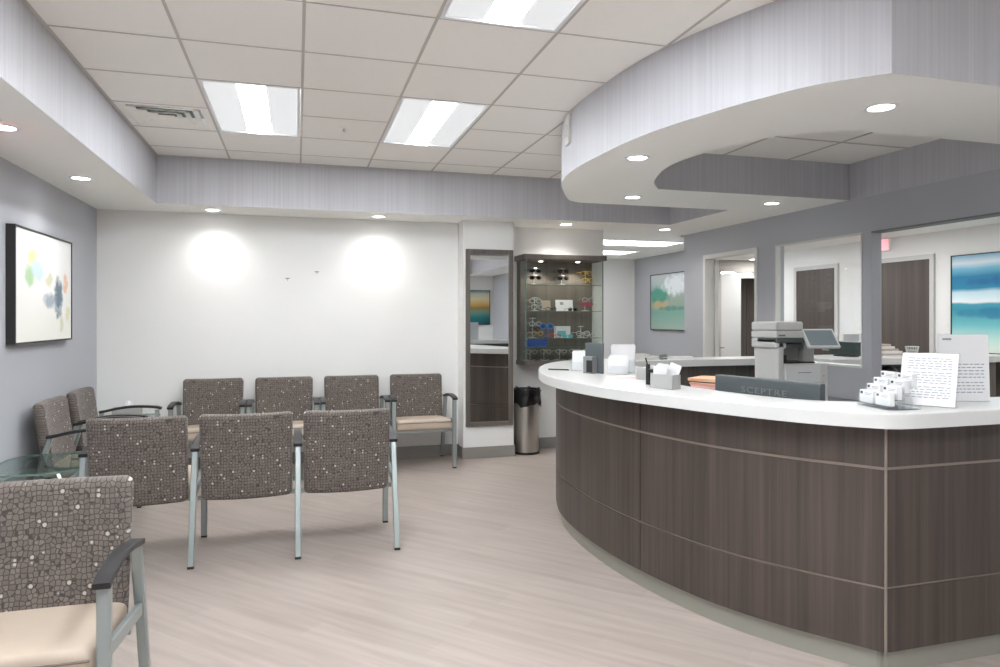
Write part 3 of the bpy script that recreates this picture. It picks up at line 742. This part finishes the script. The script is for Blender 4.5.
# plinth
PL = offset(PC, .03)
obj('plinth', MB().prism([PL + offset(PC, .10)[::-1]], 0, .0995), 'plinth', dsk, smooth=True)
obj('plinth', MB().box(2.262, 4.48, 2.262, 2.33, 0, .0995), 'plinth', dsk)
# inner work surface, lower than the counter
WI = [(2.62, 2.42), (2.3, 2.75), (2.12, 3.1), (1.98, 3.6), (1.94, 4.0), (1.98, 4.4), (2.12, 4.8), (2.35, 5.2), (2.7, 5.46), (4.47, 5.46), (4.47, 3.9), (3.2, 3.9), (3.1, 4.8), (2.85, 4.75), (2.62, 4.3), (2.58, 3.8), (2.62, 3.3), (2.85, 2.98), (4.47, 2.95), (4.47, 2.42)]
obj('work_surface', MB().prism([WI], .725, .755), 'mid_grey', dsk)
obj('support_panel', MB().box(3.22, 3.25, 3.95, 5.4, 0, .725).box(4.42, 4.45, 3.95, 5.4, 0, .725).box(4.42, 4.45, 2.45, 2.93, 0, .725), 'case_wood', dsk)

# counter slab
so = catmull([(2.205, 2.175), (2.06, 2.32), (1.93, 2.52), (1.79, 2.83), (1.665, 3.2), (1.578, 3.53), (1.54, 3.93), (1.556, 4.25), (1.61, 4.52), (1.715, 4.85), (1.87, 5.2), (2.04, 5.47), (2.25, 5.68), (2.5, 5.8), (2.8, 5.83), (4.49, 5.83)], 8)
si = catmull([(2.62, 2.50), (2.38, 2.54), (2.2, 2.70), (2.09, 3.05), (2.06, 3.3), (2.06, 3.55), (2.11, 3.8), (2.24, 4.05), (2.38, 4.3), (2.48, 4.6), (2.54, 4.9), (2.62, 5.16), (2.76, 5.37), (2.98, 5.475), (4.49, 5.48)], 8)
loop = [(4.49, 2.15), (2.36, 2.15), (2.30, 2.152), (2.25, 2.158)] + so + si[::-1] + [(4.49, 2.50)]
def slab(lp, z0, z1, e=.004):
    m = MB(); n_ = len(lp); A = [Vector(p) for p in lp]
    ar = sum(A[i].x * A[(i + 1) % n_].y - A[(i + 1) % n_].x * A[i].y for i in range(n_))
    if ar < 0: A.reverse()
    sh = []
    for i in range(n_):
        t_ = (A[(i + 1) % n_] - A[i - 1]).normalized(); sh.append((A[i].x - t_.y * e, A[i].y + t_.x * e))
    m.prism([[tuple(a) for a in A]], z0, z1 - e)
    m2 = MB(); m2.prism([sh], z1 - e, z1)
    # chamfer ring
    vs = [(a.x, a.y, z1 - e) for a in A] + [(p[0], p[1], z1) for p in sh]
    m.add(vs, [[i, (i + 1) % n_, n_ + (i + 1) % n_, n_ + i] for i in range(n_)])
    m.add(m2.v, m2.f); return m
tag(obj('countertop', slab(loop, 1.007, 1.067), 'counter', smooth=True), 'thick white solid countertop running round the reception desk', 'countertop')

CT = 1.067
# ---- things on the counter
def box_thing(name, label, cat, loc, rz, parts, group=None):
    t = thing(name, label, cat, loc, rz, group)
    for pn, mb, mt in parts: obj(pn, mb, mt, t)
    return t
# card rack: 4 tiers x 2, faces -x
t = thing('card_holder', 'clear tiered rack of white business cards at the counter corner', 'card holder', (2.30, 2.345, CT), -PI / 2 + math.radians(-8))
# local: front faces -y (after rotation faces -x), width along x
m = MB(); m.box(-.1, .1, 0, .145, 0, .004); 
for k_ in range(4):
    y = .005 + k_ * .033; z = .012 + k_ * .026
    m.box(-.1, .1, y, y + .002, 0, z + .028); m.box(-.1, .1, y, y + .03, z, z + .002)
for x in (-.1, 0, .098):
    m.box(x, x + .002, 0, .145, .004, .02); 
obj('rack', m, 'acrylic', t)
for k_ in range(4):
    for sx in (-1, 1):
        y = .010 + k_ * .033; z = .015 + k_ * .026; x0 = sx * .05
        cd = obj('card_stack', MB().box(x0 - .043, x0 + .043, y, y + .022, z, z + .052, .001), 'paper', t)
        obj('card_print', MB().box(x0 - .036, x0 - .022, y - .0006, y, z + .036, z + .046), 'dark_ink', cd)
        obj('card_text', MB().box(x0 - .01, x0 + .034, y - .0005, y, z + .040, z + .042).box(x0 - .01, x0 + .025, y - .0005, y, z + .034, z + .036), 'ink', cd)
# slanted printed sheet holder and upright sign: both face the camera
def sign_sheet(label, loc, rz, w_, h, tilt, logo, rows, y0):
    t = thing('counter_sign', label, 'sign', loc, rz, 'printed counter signs')
    T = Matrix.Rotation(-tilt, 4, 'X')
    obj('acrylic_holder', MB().box(-w_/2 - .004, w_/2 + .004, .003, .006, 0, h + .004, T=T).box(-w_/2, w_/2, 0, .075, 0, .003), 'acrylic', t)
    s_ = obj('sheet', MB().box(-w_/2, w_/2, 0, .0025, .004, h, T=T), 'paper', t)
    m = MB(); random.seed(len(label))
    for r_ in range(rows):
        z = y0 - r_ * h * .048
        x = -w_ * .38
        if z < .03: break
        while x < w_ * .38:
            l_ = random.uniform(.008, .026)
            m.box(x, min(x + l_, w_ * .4), -.0006, 0, z, z + h * .014, T=T); x += l_ + .006
        if r_ % 5 == 4: y0 -= h * .03
    obj('text_lines', m, 'ink', s_)
    if logo: obj('logo', MB().box(-w_ * .43, -w_ * .25, -.0006, 0, h * .915, h * .945, T=T), 'ink', s_)
    return t
sign_sheet('leaning white printed notice between the card rack and the taller sign', (2.545, 2.31, CT), math.radians(-60), .21, .235, math.radians(20), False, 18, .21)
sign_sheet('tall upright white sign with small logo at its top corner', (2.85, 2.385, CT), math.radians(-16), .222, .30, math.radians(2), True, 14, .165)

# monitor back behind the counter
t = thing('monitor', 'dark grey back of a wide monitor behind the curved counter', 'monitor', (2.30, 3.02, .755), math.radians(-76))
obj('screen_shell', MB().box(-.325, .315, -.022, .022, .09, .375, .006), 'dark_grey', t)
fc = bpy.data.curves.new('logo_text', 'FONT'); fc.body = 'SCEPTRE'; fc.size = .05; fc.extrude = .0012; fc.align_x = 'CENTER'; fc.space_character = 1.15
fo = bpy.data.objects.new('logo_text', fc); COL.objects.link(fo); bpy.context.view_layer.update()
lm = bpy.data.meshes.new_from_object(fo.evaluated_get(bpy.context.evaluated_depsgraph_get())); bpy.data.objects.remove(fo)
lm.materials.clear(); lm.materials.append(M['mid_grey'])
lo = bpy.data.objects.new('logo', lm); COL.objects.link(lo); lo.parent = t; lo.location = (-.005, -.0232, .297); lo.rotation_euler = (PI / 2, 0, 0); lo.scale = (1.3, .85, 1)
obj('display', MB().box(-.315, .305, .0221, .024, .105, .362), 'screen', t)
obj('stand', MB().box(-.03, .03, -.012, .012, .01, .12).box(-.11, .11, -.08, .08, 0, .012, .004), 'dark_grey', t)

# dark grey terminal near the curve tip
t = thing('payment_terminal', 'dark grey upright terminal with a small card box on the curved counter', 'terminal', (1.93, 4.33, CT), math.radians(-62))
obj('panel', MB().box(-.075, .075, -.008, .008, .0, .205, .004), 'dark_grey', t)
obj('card_box', MB().box(-.05, .03, -.062, -.0085, 0, .115, .004), 'mid_grey', t)
obj('slot', MB().box(-.02, .03, -.063, -.0621, .01, .09), 'black', t)
# pen
tag(obj('pen', MB().tube([(0, 0, .005), (.15, 0, .005), (.158, 0, .004)], [.005, .005, .0015], n=8), 'black', loc=(1.735, 4.70, CT), rz=math.radians(-40), smooth=True), 'black pen lying on the counter tip', 'pen')
# white leaflets left of terminal
def fan(name, label, loc, rz, w_, h, n_, mt, cat='leaflets', tilt=.12, holder=True, group=None):
    t = thing(name, label, cat, loc, rz, group)
    if holder: obj('holder', MB().box(-w_/2 - .004, w_/2 + .004, -.004, -.002, 0, h * .45).box(-w_/2 - .004, w_/2 + .004, -.004, .05, 0, .003).box(-w_/2 - .004, w_/2 + .004, .048, .05, 0, h * .8), 'acrylic', t)
    random.seed(int(w_ * 1000) + n_)
    for k_ in range(n_):
        T = Matrix.Translation((random.uniform(-.004, .004), .003 + k_ * .04 / n_, .004)) @ Matrix.Rotation(-tilt * .3, 4, 'X') @ Matrix.Rotation(random.uniform(-.05, .05), 4, 'Y')
        obj('leaflet', MB().box(-w_/2 + .003, w_/2 - .003, 0, .002, 0, h - .006 * (n_ - k_) * .5, T=T), mt, t)
    return t
fan('leaflet_holder', 'small stack of white leaflets behind the dark terminal', (1.90, 4.56, CT), math.radians(-50), .10, .14, 4, 'paper')
fan('leaflet_holder', 'tall holder of white leaflets right of the dark terminal', (2.13, 4.31, CT), math.radians(-25), .16, .19, 6, 'paper')
fan('leaflet_holder', 'low holder of white leaflets in front of the taller one', (2.035, 4.19, CT), math.radians(-36), .13, .125, 4, 'paper')
tag(obj('paper_sheet', MB().box(-.14, .14, -.04, .04, 0, .004), 'paper_pink', loc=(2.0, 3.98, CT), rz=math.radians(-66)), 'thin pink paper strip lying along the counter in front of the leaflets', 'paper')
m = MB(); m.box(-.075, .02, -.03, .03, 0, .075, .003); m.box(.02, .085, -.03, .03, 0, .09, .003)
tag(obj('card_box', m, 'silver', loc=(2.03, 3.76, CT), rz=math.radians(-72)), 'stepped grey card box beside the black pen stand', 'box')
t = thing('pen_stand', 'thin black upright pen stand behind the silver holder', 'pen stand', (1.885, 3.50, CT), math.radians(-70))
obj('upright', MB().box(-.012, .012, -.006, .006, 0, .115, .002), 'black', t); obj('arm', MB().box(.012, .09, -.02, .02, .07, .09, .003), 'black', t)
obj('pen', MB().tube([(-.004, 0, .11), (-.018, 0, .15)], .004, n=8), 'black', t)
t = thing('note_holder', 'silver box full of white notes on the counter edge', 'note holder', (1.875, 3.29, CT), math.radians(-66))
m = MB(); a_, b_, c_ = .07, .035, .075
m.box(-a_, a_, -b_, -b_ + .004, 0, c_); m.box(-a_, a_, b_ - .004, b_, 0, c_); m.box(-a_, -a_ + .004, -b_, b_, 0, c_); m.box(a_ - .004, a_, -b_, b_, 0, c_); m.box(-a_, a_, -b_, b_, 0, .004)
obj('box', m, 'silver', t)
random.seed(5)
for k_ in range(6):
    T = Matrix.Translation((-.01 + .008 * k_ - .02, -.02 + .007 * k_, .01)) @ Matrix.Rotation(random.uniform(-.35, .35), 4, 'Y') @ Matrix.Rotation(random.uniform(-.2, .2), 4, 'X')
    obj('note', MB().box(-.035, .035, 0, .0015, 0, .105 + .01 * (k_ % 3), T=T), 'paper', t)
# pile of folders behind, standing on a tray at work surface
t = thing('document_tray', 'dark wire tray under the pink and manila folders', 'tray', (2.37, 3.50, .755), math.radians(-62))
obj('shelf', MB().box(-.16, .16, -.12, .12, .27, .276).box(-.16, .16, -.12, .12, .1, .106).box(-.16, .16, -.12, .12, 0, .006), 'black', t)
obj('post', MB().box(-.16, -.152, -.12, -.112, 0, .276).box(.152, .16, -.12, -.112, 0, .276).box(-.16, -.152, .112, .12, 0, .276).box(.152, .16, .112, .12, 0, .276), 'black', t)
random.seed(11)
z = .755 + .2765
fl = [('paper_pink', 'pink folder at the bottom of the pile behind the counter', .012), ('paper_pink', 'second pink folder in the pile behind the counter', .012), ('folder', 'manila folder in the middle of the pile behind the counter', .010),
      ('black', 'thin black folder between the manila folders', .006), ('folder', 'upper manila folder in the pile behind the counter', .010), ('folder', 'topmost manila folder lying askew on the pile', .008)]
for mt, lb, h in fl:
    tag(obj('folder', MB().box(-.15, .15, -.11, .11, 0, h, .001), mt, loc=(2.37 + random.uniform(-.015, .015), 3.50 + random.uniform(-.015, .015), z), rz=math.radians(-62 + random.uniform(-9, 9))), lb, 'folder', 'pile of folders behind the counter')
    z += h + .0005
# small objects on the rear counter
tag(obj('paper_tray', MB().box(-.14, .14, -.06, .06, 0, .03, .004).box(-.1, .05, -.05, .05, .03, .05, .003), 'printer_white', loc=(2.98, 5.65, CT), rz=.1), 'low white paper tray on the rear counter', 'tray')
tag(obj('stapler', MB().box(-.05, .05, -.012, .012, 0, .012, .002).box(-.05, .045, -.01, .01, .02, .045, .005).box(-.05, -.03, -.01, .01, .01, .03), 'mid_grey', loc=(3.17, 5.6, CT), rz=.5), 'grey stapler on the rear counter beside the tray', 'stapler')
tag(obj('paper_stack', MB().box(-.1, .1, -.05, .05, 0, .022, .001), 'paper', loc=(3.38, 5.66, CT), rz=-.1), 'flat stack of white paper on the rear counter', 'paper')

# ------------------------------------------------------------------ copier
t = thing('copier', 'white multifunction copier with tilted touch screen behind the counter', 'copier', (3.505, 4.5, .755), 0)
b_ = MB(); b_.box(.025, .075, .0, .29, 0, .50, .008); b_.box(.0, .10, .0, .30, .45, .53, .012)
obj('body', b_, 'printer_white', t)
obj('rear_panel', MB().box(.075, .44, .24, .29, .30, .52, .006), 'mid_grey', t)
obj('scanner_base', MB().box(.0, .25, -.01, .30, .531, .585, .008), 'printer_white', t)
obj('scanner_lid', MB().box(.0, .245, -.012, .30, .586, .657, .014), 'printer_white', t)
obj('label_plate', MB().box(.02, .08, -.0115, -.0095, .545, .558), 'mid_grey', t)
obj('output_tray', MB().box(.0, .27, -.012, .22, .495, .529, .006).box(.10, .26, .02, .2, .455, .494, .006), 'dark_grey', t)
obj('inner_tray', MB().box(.075, .36, .0, .235, .335, .345).box(.085, .115, .02, .08, .345, .40), 'black', t)
obj('lower_body', MB().box(.0751, .475, -.01, .30, 0, .334, .01), 'printer_white', t)
obj('front_door', MB().box(.085, .40, -.0165, -.0105, .19, .32, .002), 'paper', t)
obj('handle', MB().box(.19, .31, -.0185, -.0166, .262, .267), 'mid_grey', t)
for z in (.08, .13, .18, .23): obj('screw', MB().box(.43, .438, -.012, -.0102, z, z + .008), 'mid_grey', t)
obj('paper_tray', MB().box(.085, .40, -.0165, -.0105, .03, .17, .002), 'printer_white', t)
obj('screen_post', MB().box(.30, .40, .05, .12, .335, .50, .01), 'silver', t)
T = Matrix.Translation((.375, -.04, .525)) @ Matrix.Rotation(math.radians(-8), 4, 'Z') @ Matrix.Rotation(math.radians(-38), 4, 'X')
s_ = obj('touch_screen', MB().box(-.135, .135, -.012, .012, -.09, .09, .008, T=T), 'paper', t)
obj('display', MB().box(-.115, .115, -.0135, -.0121, -.072, .072, T=T), 'screen', s_)

# ------------------------------------------------------------------ wire cup etc. in office
oc = thing('office_counter', 'white counter in the office behind the wide opening', 'counter', (0, 0, 0))
obj('top', MB().box(4.62, 6.9, 5.16, 5.86, 1.007, 1.067, .004), 'counter', oc)
obj('back_panel', MB().box(4.63, 6.3, 5.30, 5.33, .0, 1.007), 'dark_grey', oc)
obj('ledge', MB().box(4.63, 6.3, 5.02, 5.30, .86, .885), 'dark_grey', oc)
obj('leg', MB().box(6.48, 6.58, 5.18, 5.56, 0, 1.007), 'case_wood', oc)
obj('leg', MB().box(6.78, 6.88, 5.22, 5.56, 0, 1.007), 'case_wood', oc)
t = thing('telephone', 'black desk telephone with curved handset below the office counter', 'telephone', (5.33, 5.14, .885), math.radians(-15))
obj('body', MB().box(-.09, .09, -.09, .09, 0, .04, .008, deform=lambda x, y, z: [x, y, z + (y + .09) * .35 if z > .02 else z]), 'black', t)
pts = []
for i in range(11):
    a = PI * i / 10; pts.append((-.07 + .0, -.085 * math.cos(a), .055 + .05 * math.sin(a)))
obj('handset', MB().tube(pts, [.022, .022, .014, .012, .012, .012, .012, .012, .014, .022, .022], n=10), 'black', t, smooth=True)
t = thing('wire_cup', 'pale wire mesh cup on the office counter', 'cup', (5.64, 5.27, CT))
m = MB()
for k_ in range(16):
    a = 2 * PI * k_ / 16; m.tube([(.038 * math.cos(a), .038 * math.sin(a), 0), (.058 * math.cos(a + .1), .058 * math.sin(a + .1), .10)], .0025, n=5)
for r_, z in ((.038, .003), (.045, .035), (.051, .066), (.058, .10)):
    m.tube([(r_ * math.cos(2 * PI * q / 20), r_ * math.sin(2 * PI * q / 20), z) for q in range(21)], .003, n=5)
obj('wire_mesh', m, 'clear_frame', t)
t = thing('paper_file', 'stepped stack of cream papers on the office counter by the jamb', 'paper', (5.40, 5.30, CT))
for k_ in range(5): obj('sheet_stack', MB().box(-.16 + .0, -.06 + .045 * k_, -.08, .08, .108 - .022 * (k_ + 0), .128 - .022 * k_, .001), 'paper' if k_ % 2 else 'seat', t)
obj('base', MB().box(-.16, .155, -.08, .08, 0, .0195), 'paper', t)
# monitor in office behind the window
t = thing('monitor', 'dark teal back of a monitor inside the glazed office window', 'monitor', (5.12, 5.53, CT), math.radians(90))
obj('screen_shell', MB().box(-.20, .22, -.02, .02, .012, .145, .008), 'teal', t); obj('foot', MB().box(-.1, .12, -.05, .05, 0, .0119), 'black', t)
tag(obj('box', MB().box(-.05, .05, -.11, .10, 0, .215, .004), 'paper', loc=(5.36, 5.68, CT)), 'white box standing behind the teal monitor in the office window', 'box')
# dark tall cabinet through the doorway
t = thing('tall_cabinet', 'tall dark brown cupboard seen through the open doorway', 'cabinet', (8.05, 11.6, 0))
obj('body', MB().box(-.45, .7, -.25, .25, 0, 2.2, .004), 'case_wood', t)
obj('door', MB().box(-.44, .12, -.27, -.251, .05, 2.15, .003), 'case_wood', t); obj('door', MB().box(.13, .69, -.27, -.251, .05, 2.15, .003), 'case_wood', t)

# ------------------------------------------------------------------ trash can
t = thing('trash_can', 'round brushed steel trash can with black bag beside the mirror column', 'trash can', (2.352, 7.06, 0))
obj('body', MB().lathe([(.138, .02), (.14, .03), (.14, .55)], n=48), 'chrome', t, smooth=True)
obj('base_ring', MB().lathe([(.142, 0), (.142, .022), (.138, .024)], n=48), 'black', t, smooth=True)
m = MB(); prof = [(.146, .52), (.152, .56), (.150, .60), (.147, .63), (.156, .655), (.150, .685), (.134, .688), (.128, .66), (.122, .60)]; n_ = 56; vs = []; fs = []
random.seed(3)
ph = [random.uniform(0, 6) for _ in prof]
for i_, (r_, z) in enumerate(prof):
    for q in range(n_):
        a = 2 * PI * q / n_; w_ = .006 * math.sin(7 * a + ph[i_]) + .004 * math.sin(13 * a + 2 * ph[i_]) + (.012 if i_ < 2 else 0) * math.sin(4 * a)
        vs.append(((r_ + abs(w_) * (1 if i_ < 6 else -1)) * math.cos(a), (r_ + abs(w_)) * math.sin(a) if i_ < 6 else (r_ - abs(w_)) * math.sin(a), z + (w_ * 1.5 if i_ < 6 else 0)))
for i_ in range(len(prof) - 1):
    for q in range(n_):
        x = (q + 1) % n_; fs.append([i_ * n_ + q, i_ * n_ + x, (i_ + 1) * n_ + x, (i_ + 1) * n_ + q])
m.add(vs, fs); obj('bag', m, 'blackbag', t, smooth=True)

# ------------------------------------------------------------------ display case
x0, x1, yf, yb = 2.315, 3.20, 6.95, 7.269; zb, zt = .935, 2.115
t = thing('display_cabinet', 'wall-hung glass display cabinet of eyewear with brown wood ends', 'display cabinet', (0, 0, 0))
obj('top_board', MB().box(x0 - .03, x1 + .03, yf - .03, yb, zt - .055, zt, .004), 'case_wood', t)
obj('bottom_board', MB().box(x0 - .01, x1 + .01, yf - .01, yb, zb, zb + .045, .004), 'case_wood', t)
obj('back_panel', MB().box(x0, x1, yb - .018, yb, zb + .045, zt - .055), 'case_wood', t)
obj('side_stile', MB().box(x0, x0 + .014, yb - .10, yb - .018, zb + .045, zt - .055), 'case_wood', t)
obj('side_glass', MB().box(x0, x0 + .006, yf, yb - .10, zb + .045, zt - .055), 'glass_case', t)
obj('side_glass', MB().box(x1 - .006, x1, yf, yb - .018, zb + .045, zt - .055), 'glass_case', t)
obj('front_glass', MB().box(x0 + .006, x1 - .006, yf, yf + .006, zb + .045, zt - .055), 'glass_case', t)
obj('edge_strip', MB().box(x0 - .002, x0 + .006, yf - .003, yf + .008, zb + .045, zt - .055), 'glass_edge', t)
obj('edge_strip', MB().box(x1 - .006, x1 + .002, yf - .003, yf + .008, zb + .045, zt - .055), 'glass_edge', t)
SH = [1.80, 1.515, 1.225, 1.135]
for z in SH:
    m = MB(); m.box(x0 + .012, x1 - .012, yf + .02, yb - .02, z - .006, z, 0, 0); m.box(x0 + .012, x1 - .012, yf + .018, yf + .02, z - .006, z, 0, 1)
    obj('glass_shelf', m, ['glass_case', 'glass_edge'], t)
for x in (2.53, 2.96):
    sp = obj('puck_light', MB().lathe([(.03, -.008), (.034, -.006), (.034, 0)], n=20), 'troffer_white', t, loc=(x, 7.09, zt - .055))
    obj('puck_lens', MB().lathe([(.022, -.010), (.022, -.008)], n=20), 'disc', sp)
    spot(x, 7.09, zt - .07, 12, 120, .5, (1, .93, .82), .015)

def glasses_mb(w_=.14, h=.045, r=.0035, shape=0):
    m = MB(); rx, rz_ = w_ * .21, h / 2
    for s_ in (-1, 1):
        cx = s_ * w_ * .27; pts = []
        for q in range(17):
            a = 2 * PI * q / 16; e = .8 if shape else 1
            ca, sa = math.cos(a), math.sin(a)
            pts.append((cx + rx * math.copysign(abs(ca) ** e, ca), -.004 * abs(s_ * ca), h / 2 + rz_ * math.copysign(abs(sa) ** e, sa)))
        m.tube(pts, r, n=6, cap=False)
    m.tube([(-w_ * .07, 0, h * .62), (0, -.003, h * .72), (w_ * .07, 0, h * .62)], r, n=6)
    for s_ in (-1, 1): m.tube([(s_ * w_ * .48, 0, h * .7), (s_ * w_ * .50, .02, h * .7), (s_ * w_ * .49, .10, h * .66), (s_ * w_ * .48, .13, h * .35)], r * .8, n=6)
    return m
def lens_mb(w_=.13, h=.04):
    m = MB()
    for s_ in (-1, 1):
        cx = s_ * w_ * .27; vs = [(cx, 0, h / 2)] + [(cx + w_ * .2 * math.cos(2 * PI * q / 16), 0, h / 2 + h * .47 * math.sin(2 * PI * q / 16)) for q in range(16)]
        vs += [(a, b + .0015, c) for a, b, c in vs]
        fs = [[0, 1 + q, 1 + (q + 1) % 16] for q in range(16)] + [[17, 18 + (q + 1) % 16, 18 + q] for q in range(16)]
        m.add(vs, fs)
    return m
M['dark_lens'] = mat('smoked_lens', rgb(24, 26, 26), .15)
def glasses(label, x, z, frame_m, lens_m='acrylic', y=7.04, sc=1.0, rz=0):
    t = thing('eyeglasses', label, 'eyeglasses', (x, y, z), rz, 'eyewear in the display cabinet'); t.scale = (sc, sc, sc)
    obj('frame', glasses_mb(), frame_m, t, smooth=True); obj('lens', lens_mb(), lens_m, t); return t
def stand(label, x, z, h, mt='acrylic', y=7.06, arms=1):
    t = thing('eyewear_stand', label, 'eyewear stand', (x, y, z), 0, 'eyewear stands in the display cabinet')
    obj('base', MB().lathe([(.045, 0), (.045, .006), (.01, .012)], n=20), mt, t, smooth=True)
    obj('post', MB().tube([(0, 0, .008), (0, .0, h)], .005, n=8), mt, t)
    for k_ in range(arms):
        zz = h - .01 - k_ * .075; obj('rest', MB().tube([(-.035, .0, zz), (0, -.014, zz + .004), (.035, .0, zz)], .004, n=6), mt, t)
    return t
nm = ['left', 'middle', 'right']
for x, n1 in ((2.45, 'left end'), (2.77, 'middle')):
    stand('clear two-tier eyewear stand on the top shelf, %s' % n1, x, SH[0], .185, 'clear_frame', 7.09, 2)
    glasses('dark sunglasses, upper pair on the %s stand of the top shelf' % n1, x, SH[0] + .125, 'black', 'dark_lens')
    glasses('dark sunglasses, lower pair on the %s stand of the top shelf' % n1, x, SH[0] + .05, 'black', 'dark_lens')
stand('gold branching eyewear stand at the right of the top shelf', 3.05, SH[0], .16, 'gold', 7.09, 2)
glasses('gold rimmed glasses on the right stand of the top shelf', 3.04, SH[0] + .105, 'gold')
glasses('amber rimmed glasses low on the right of the top shelf', 3.06, SH[0] + .03, 'gold', rz=.2)
# shelf 2
stand('clear eyewear stand at the left of the second shelf', 2.46, SH[1], .15, 'clear_frame', 7.09, 2)
glasses('pale rimmed glasses low on the left of the second shelf', 2.47, SH[1] + .02, 'clear_frame', y=7.03)
glasses('pale rimmed glasses high on the left of the second shelf', 2.45, SH[1] + .085, 'clear_frame')
t = thing('photo_card', 'small cream framed card on the second shelf', 'card', (2.59, 7.08, SH[1]), 0); T = Matrix.Rotation(-.15, 4, 'X')
obj('frame', MB().box(-.06, .06, .001, .006, 0, .125, T=T), 'case_wood', t); obj('print', MB().box(-.052, .052, -.001, .001, .008, .117, T=T), 'seat', t)
t = thing('photo_card', 'wide white display card in the middle of the second shelf', 'card', (2.81, 7.10, SH[1]), 0)
obj('panel', MB().box(-.1, .1, .001, .006, 0, .125, T=T), 'paper', t); obj('print', MB().box(-.05, -.01, -.001, .001, .07, .10, T=T), 'ink', t)
glasses('dark sunglasses in front of the wide white card', 2.86, SH[1], 'black', 'dark_lens', y=6.99, sc=.8)
stand('clear eyewear stand at the right of the second shelf', 3.05, SH[1], .12, 'clear_frame', 7.10, 1)
glasses('raspberry rimmed glasses at the right of the second shelf', 3.05, SH[1] + .055, 'pink', 'pink')
glasses('dark rimmed glasses standing before the cream framed card', 2.61, SH[1], 'black', 'acrylic', y=6.99, sc=.9)
glasses('pale rimmed glasses above the raspberry pair on the second shelf', 3.06, SH[1] + .10, 'clear_frame')
# shelf 3
glasses('dark rimmed glasses at the far left of the third shelf', 2.43, SH[2] + .075, 'black', 'acrylic', y=7.0, sc=.9)
glasses('pale rimmed glasses leaning against the wire stand of the third shelf', 3.05, SH[2], 'clear_frame', y=6.99)
stand('clear eyewear stand at the left of the third shelf', 2.44, SH[2], .22, 'clear_frame', 7.10, 3)
glasses('pale rimmed glasses on the left stand of the third shelf', 2.45, SH[2] + .13, 'clear_frame')
glasses('olive rimmed glasses low on the left of the third shelf', 2.47, SH[2] + .03, 'gold')
t = stand('blue eyewear stand on the third shelf', 2.60, SH[2], .10, 'blue', 7.10, 1)
glasses('bright blue glasses on the third shelf', 2.58, SH[2] + .10, 'cyan', 'blue', sc=1.25, rz=.2)
glasses('red rimmed glasses below the bright blue ones', 2.66, SH[2], 'red', sc=1.0, y=7.01)
t = thing('box', 'white box with aqua print on the third shelf', 'box', (2.79, 7.12, SH[2]), 0)
obj('carton', MB().box(-.085, .085, -.03, .03, 0, .125, .002), 'paper', t); obj('print', MB().box(-.07, .03, -.0315, -.0302, .015, .075), 'tealp', t)
glasses('aqua rimmed glasses in front of the printed white box', 2.80, SH[2], 'tealp', 'tealp', y=6.99, sc=.9)
stand('wire eyewear stand at the right of the third shelf', 3.0, SH[2], .13, 'clear_frame', 7.10, 2)
glasses('thin wire glasses at the right of the third shelf', 3.0, SH[2] + .02, 'clear_frame', sc=1.15)
tag(obj('box', MB().box(-.11, .11, -.05, .05, 0, .072, .002), 'blue', loc=(2.46, 7.05, SH[3])), 'flat cobalt blue box between the two lowest glass shelves', 'box')
# bottom
zz = zb + .046
for x, n1 in ((2.42, 'leftmost'), (2.58, 'second'), (2.76, 'third'), (2.92, 'fourth'), (3.08, 'rightmost')):
    stand('low clear eyewear stand on the cabinet floor, %s of five' % n1, x, zz, .12, 'clear_frame', 7.13, 1)
    glasses('dark rimmed glasses on the cabinet floor, %s of five' % n1, x, zz + .012, 'black', 'acrylic', y=7.0, sc=.95)
    glasses('pale rimmed glasses raised behind the dark pair, %s of five on the cabinet floor' % n1, x + .01, zz + .075, 'clear_frame', 'acrylic', y=7.10, sc=.9)

# ------------------------------------------------------------------ world, camera
W = bpy.data.worlds.new('world'); scn.world = W; W.use_nodes = True
W.node_tree.nodes['Background'].inputs[0].default_value = (.8, .85, .9, 1); W.node_tree.nodes['Background'].inputs[1].default_value = .3
cd = bpy.data.cameras.new('camera'); cam = bpy.data.objects.new('camera', cd); COL.objects.link(cam); scn.camera = cam
cd.sensor_width = 36; cd.lens = 695 * 36 / 1000; cd.shift_y = -(333.5 - 318) / 1000.0
cam.location = (0, 0, 1.44); cam.rotation_euler = (PI / 2, 0, -math.atan(203 / 695)); cd.clip_start = .05
vs_ = scn.view_settings; vs_.view_transform = 'Standard'; vs_.look = 'None'; vs_.gamma = 1; vs_.use_curve_mapping = False
vs_.exposure = 0.3
scn.cycles.use_denoising = True
scn.cycles.max_bounces = 10; scn.cycles.diffuse_bounces = 6; scn.cycles.transparent_max_bounces = 24
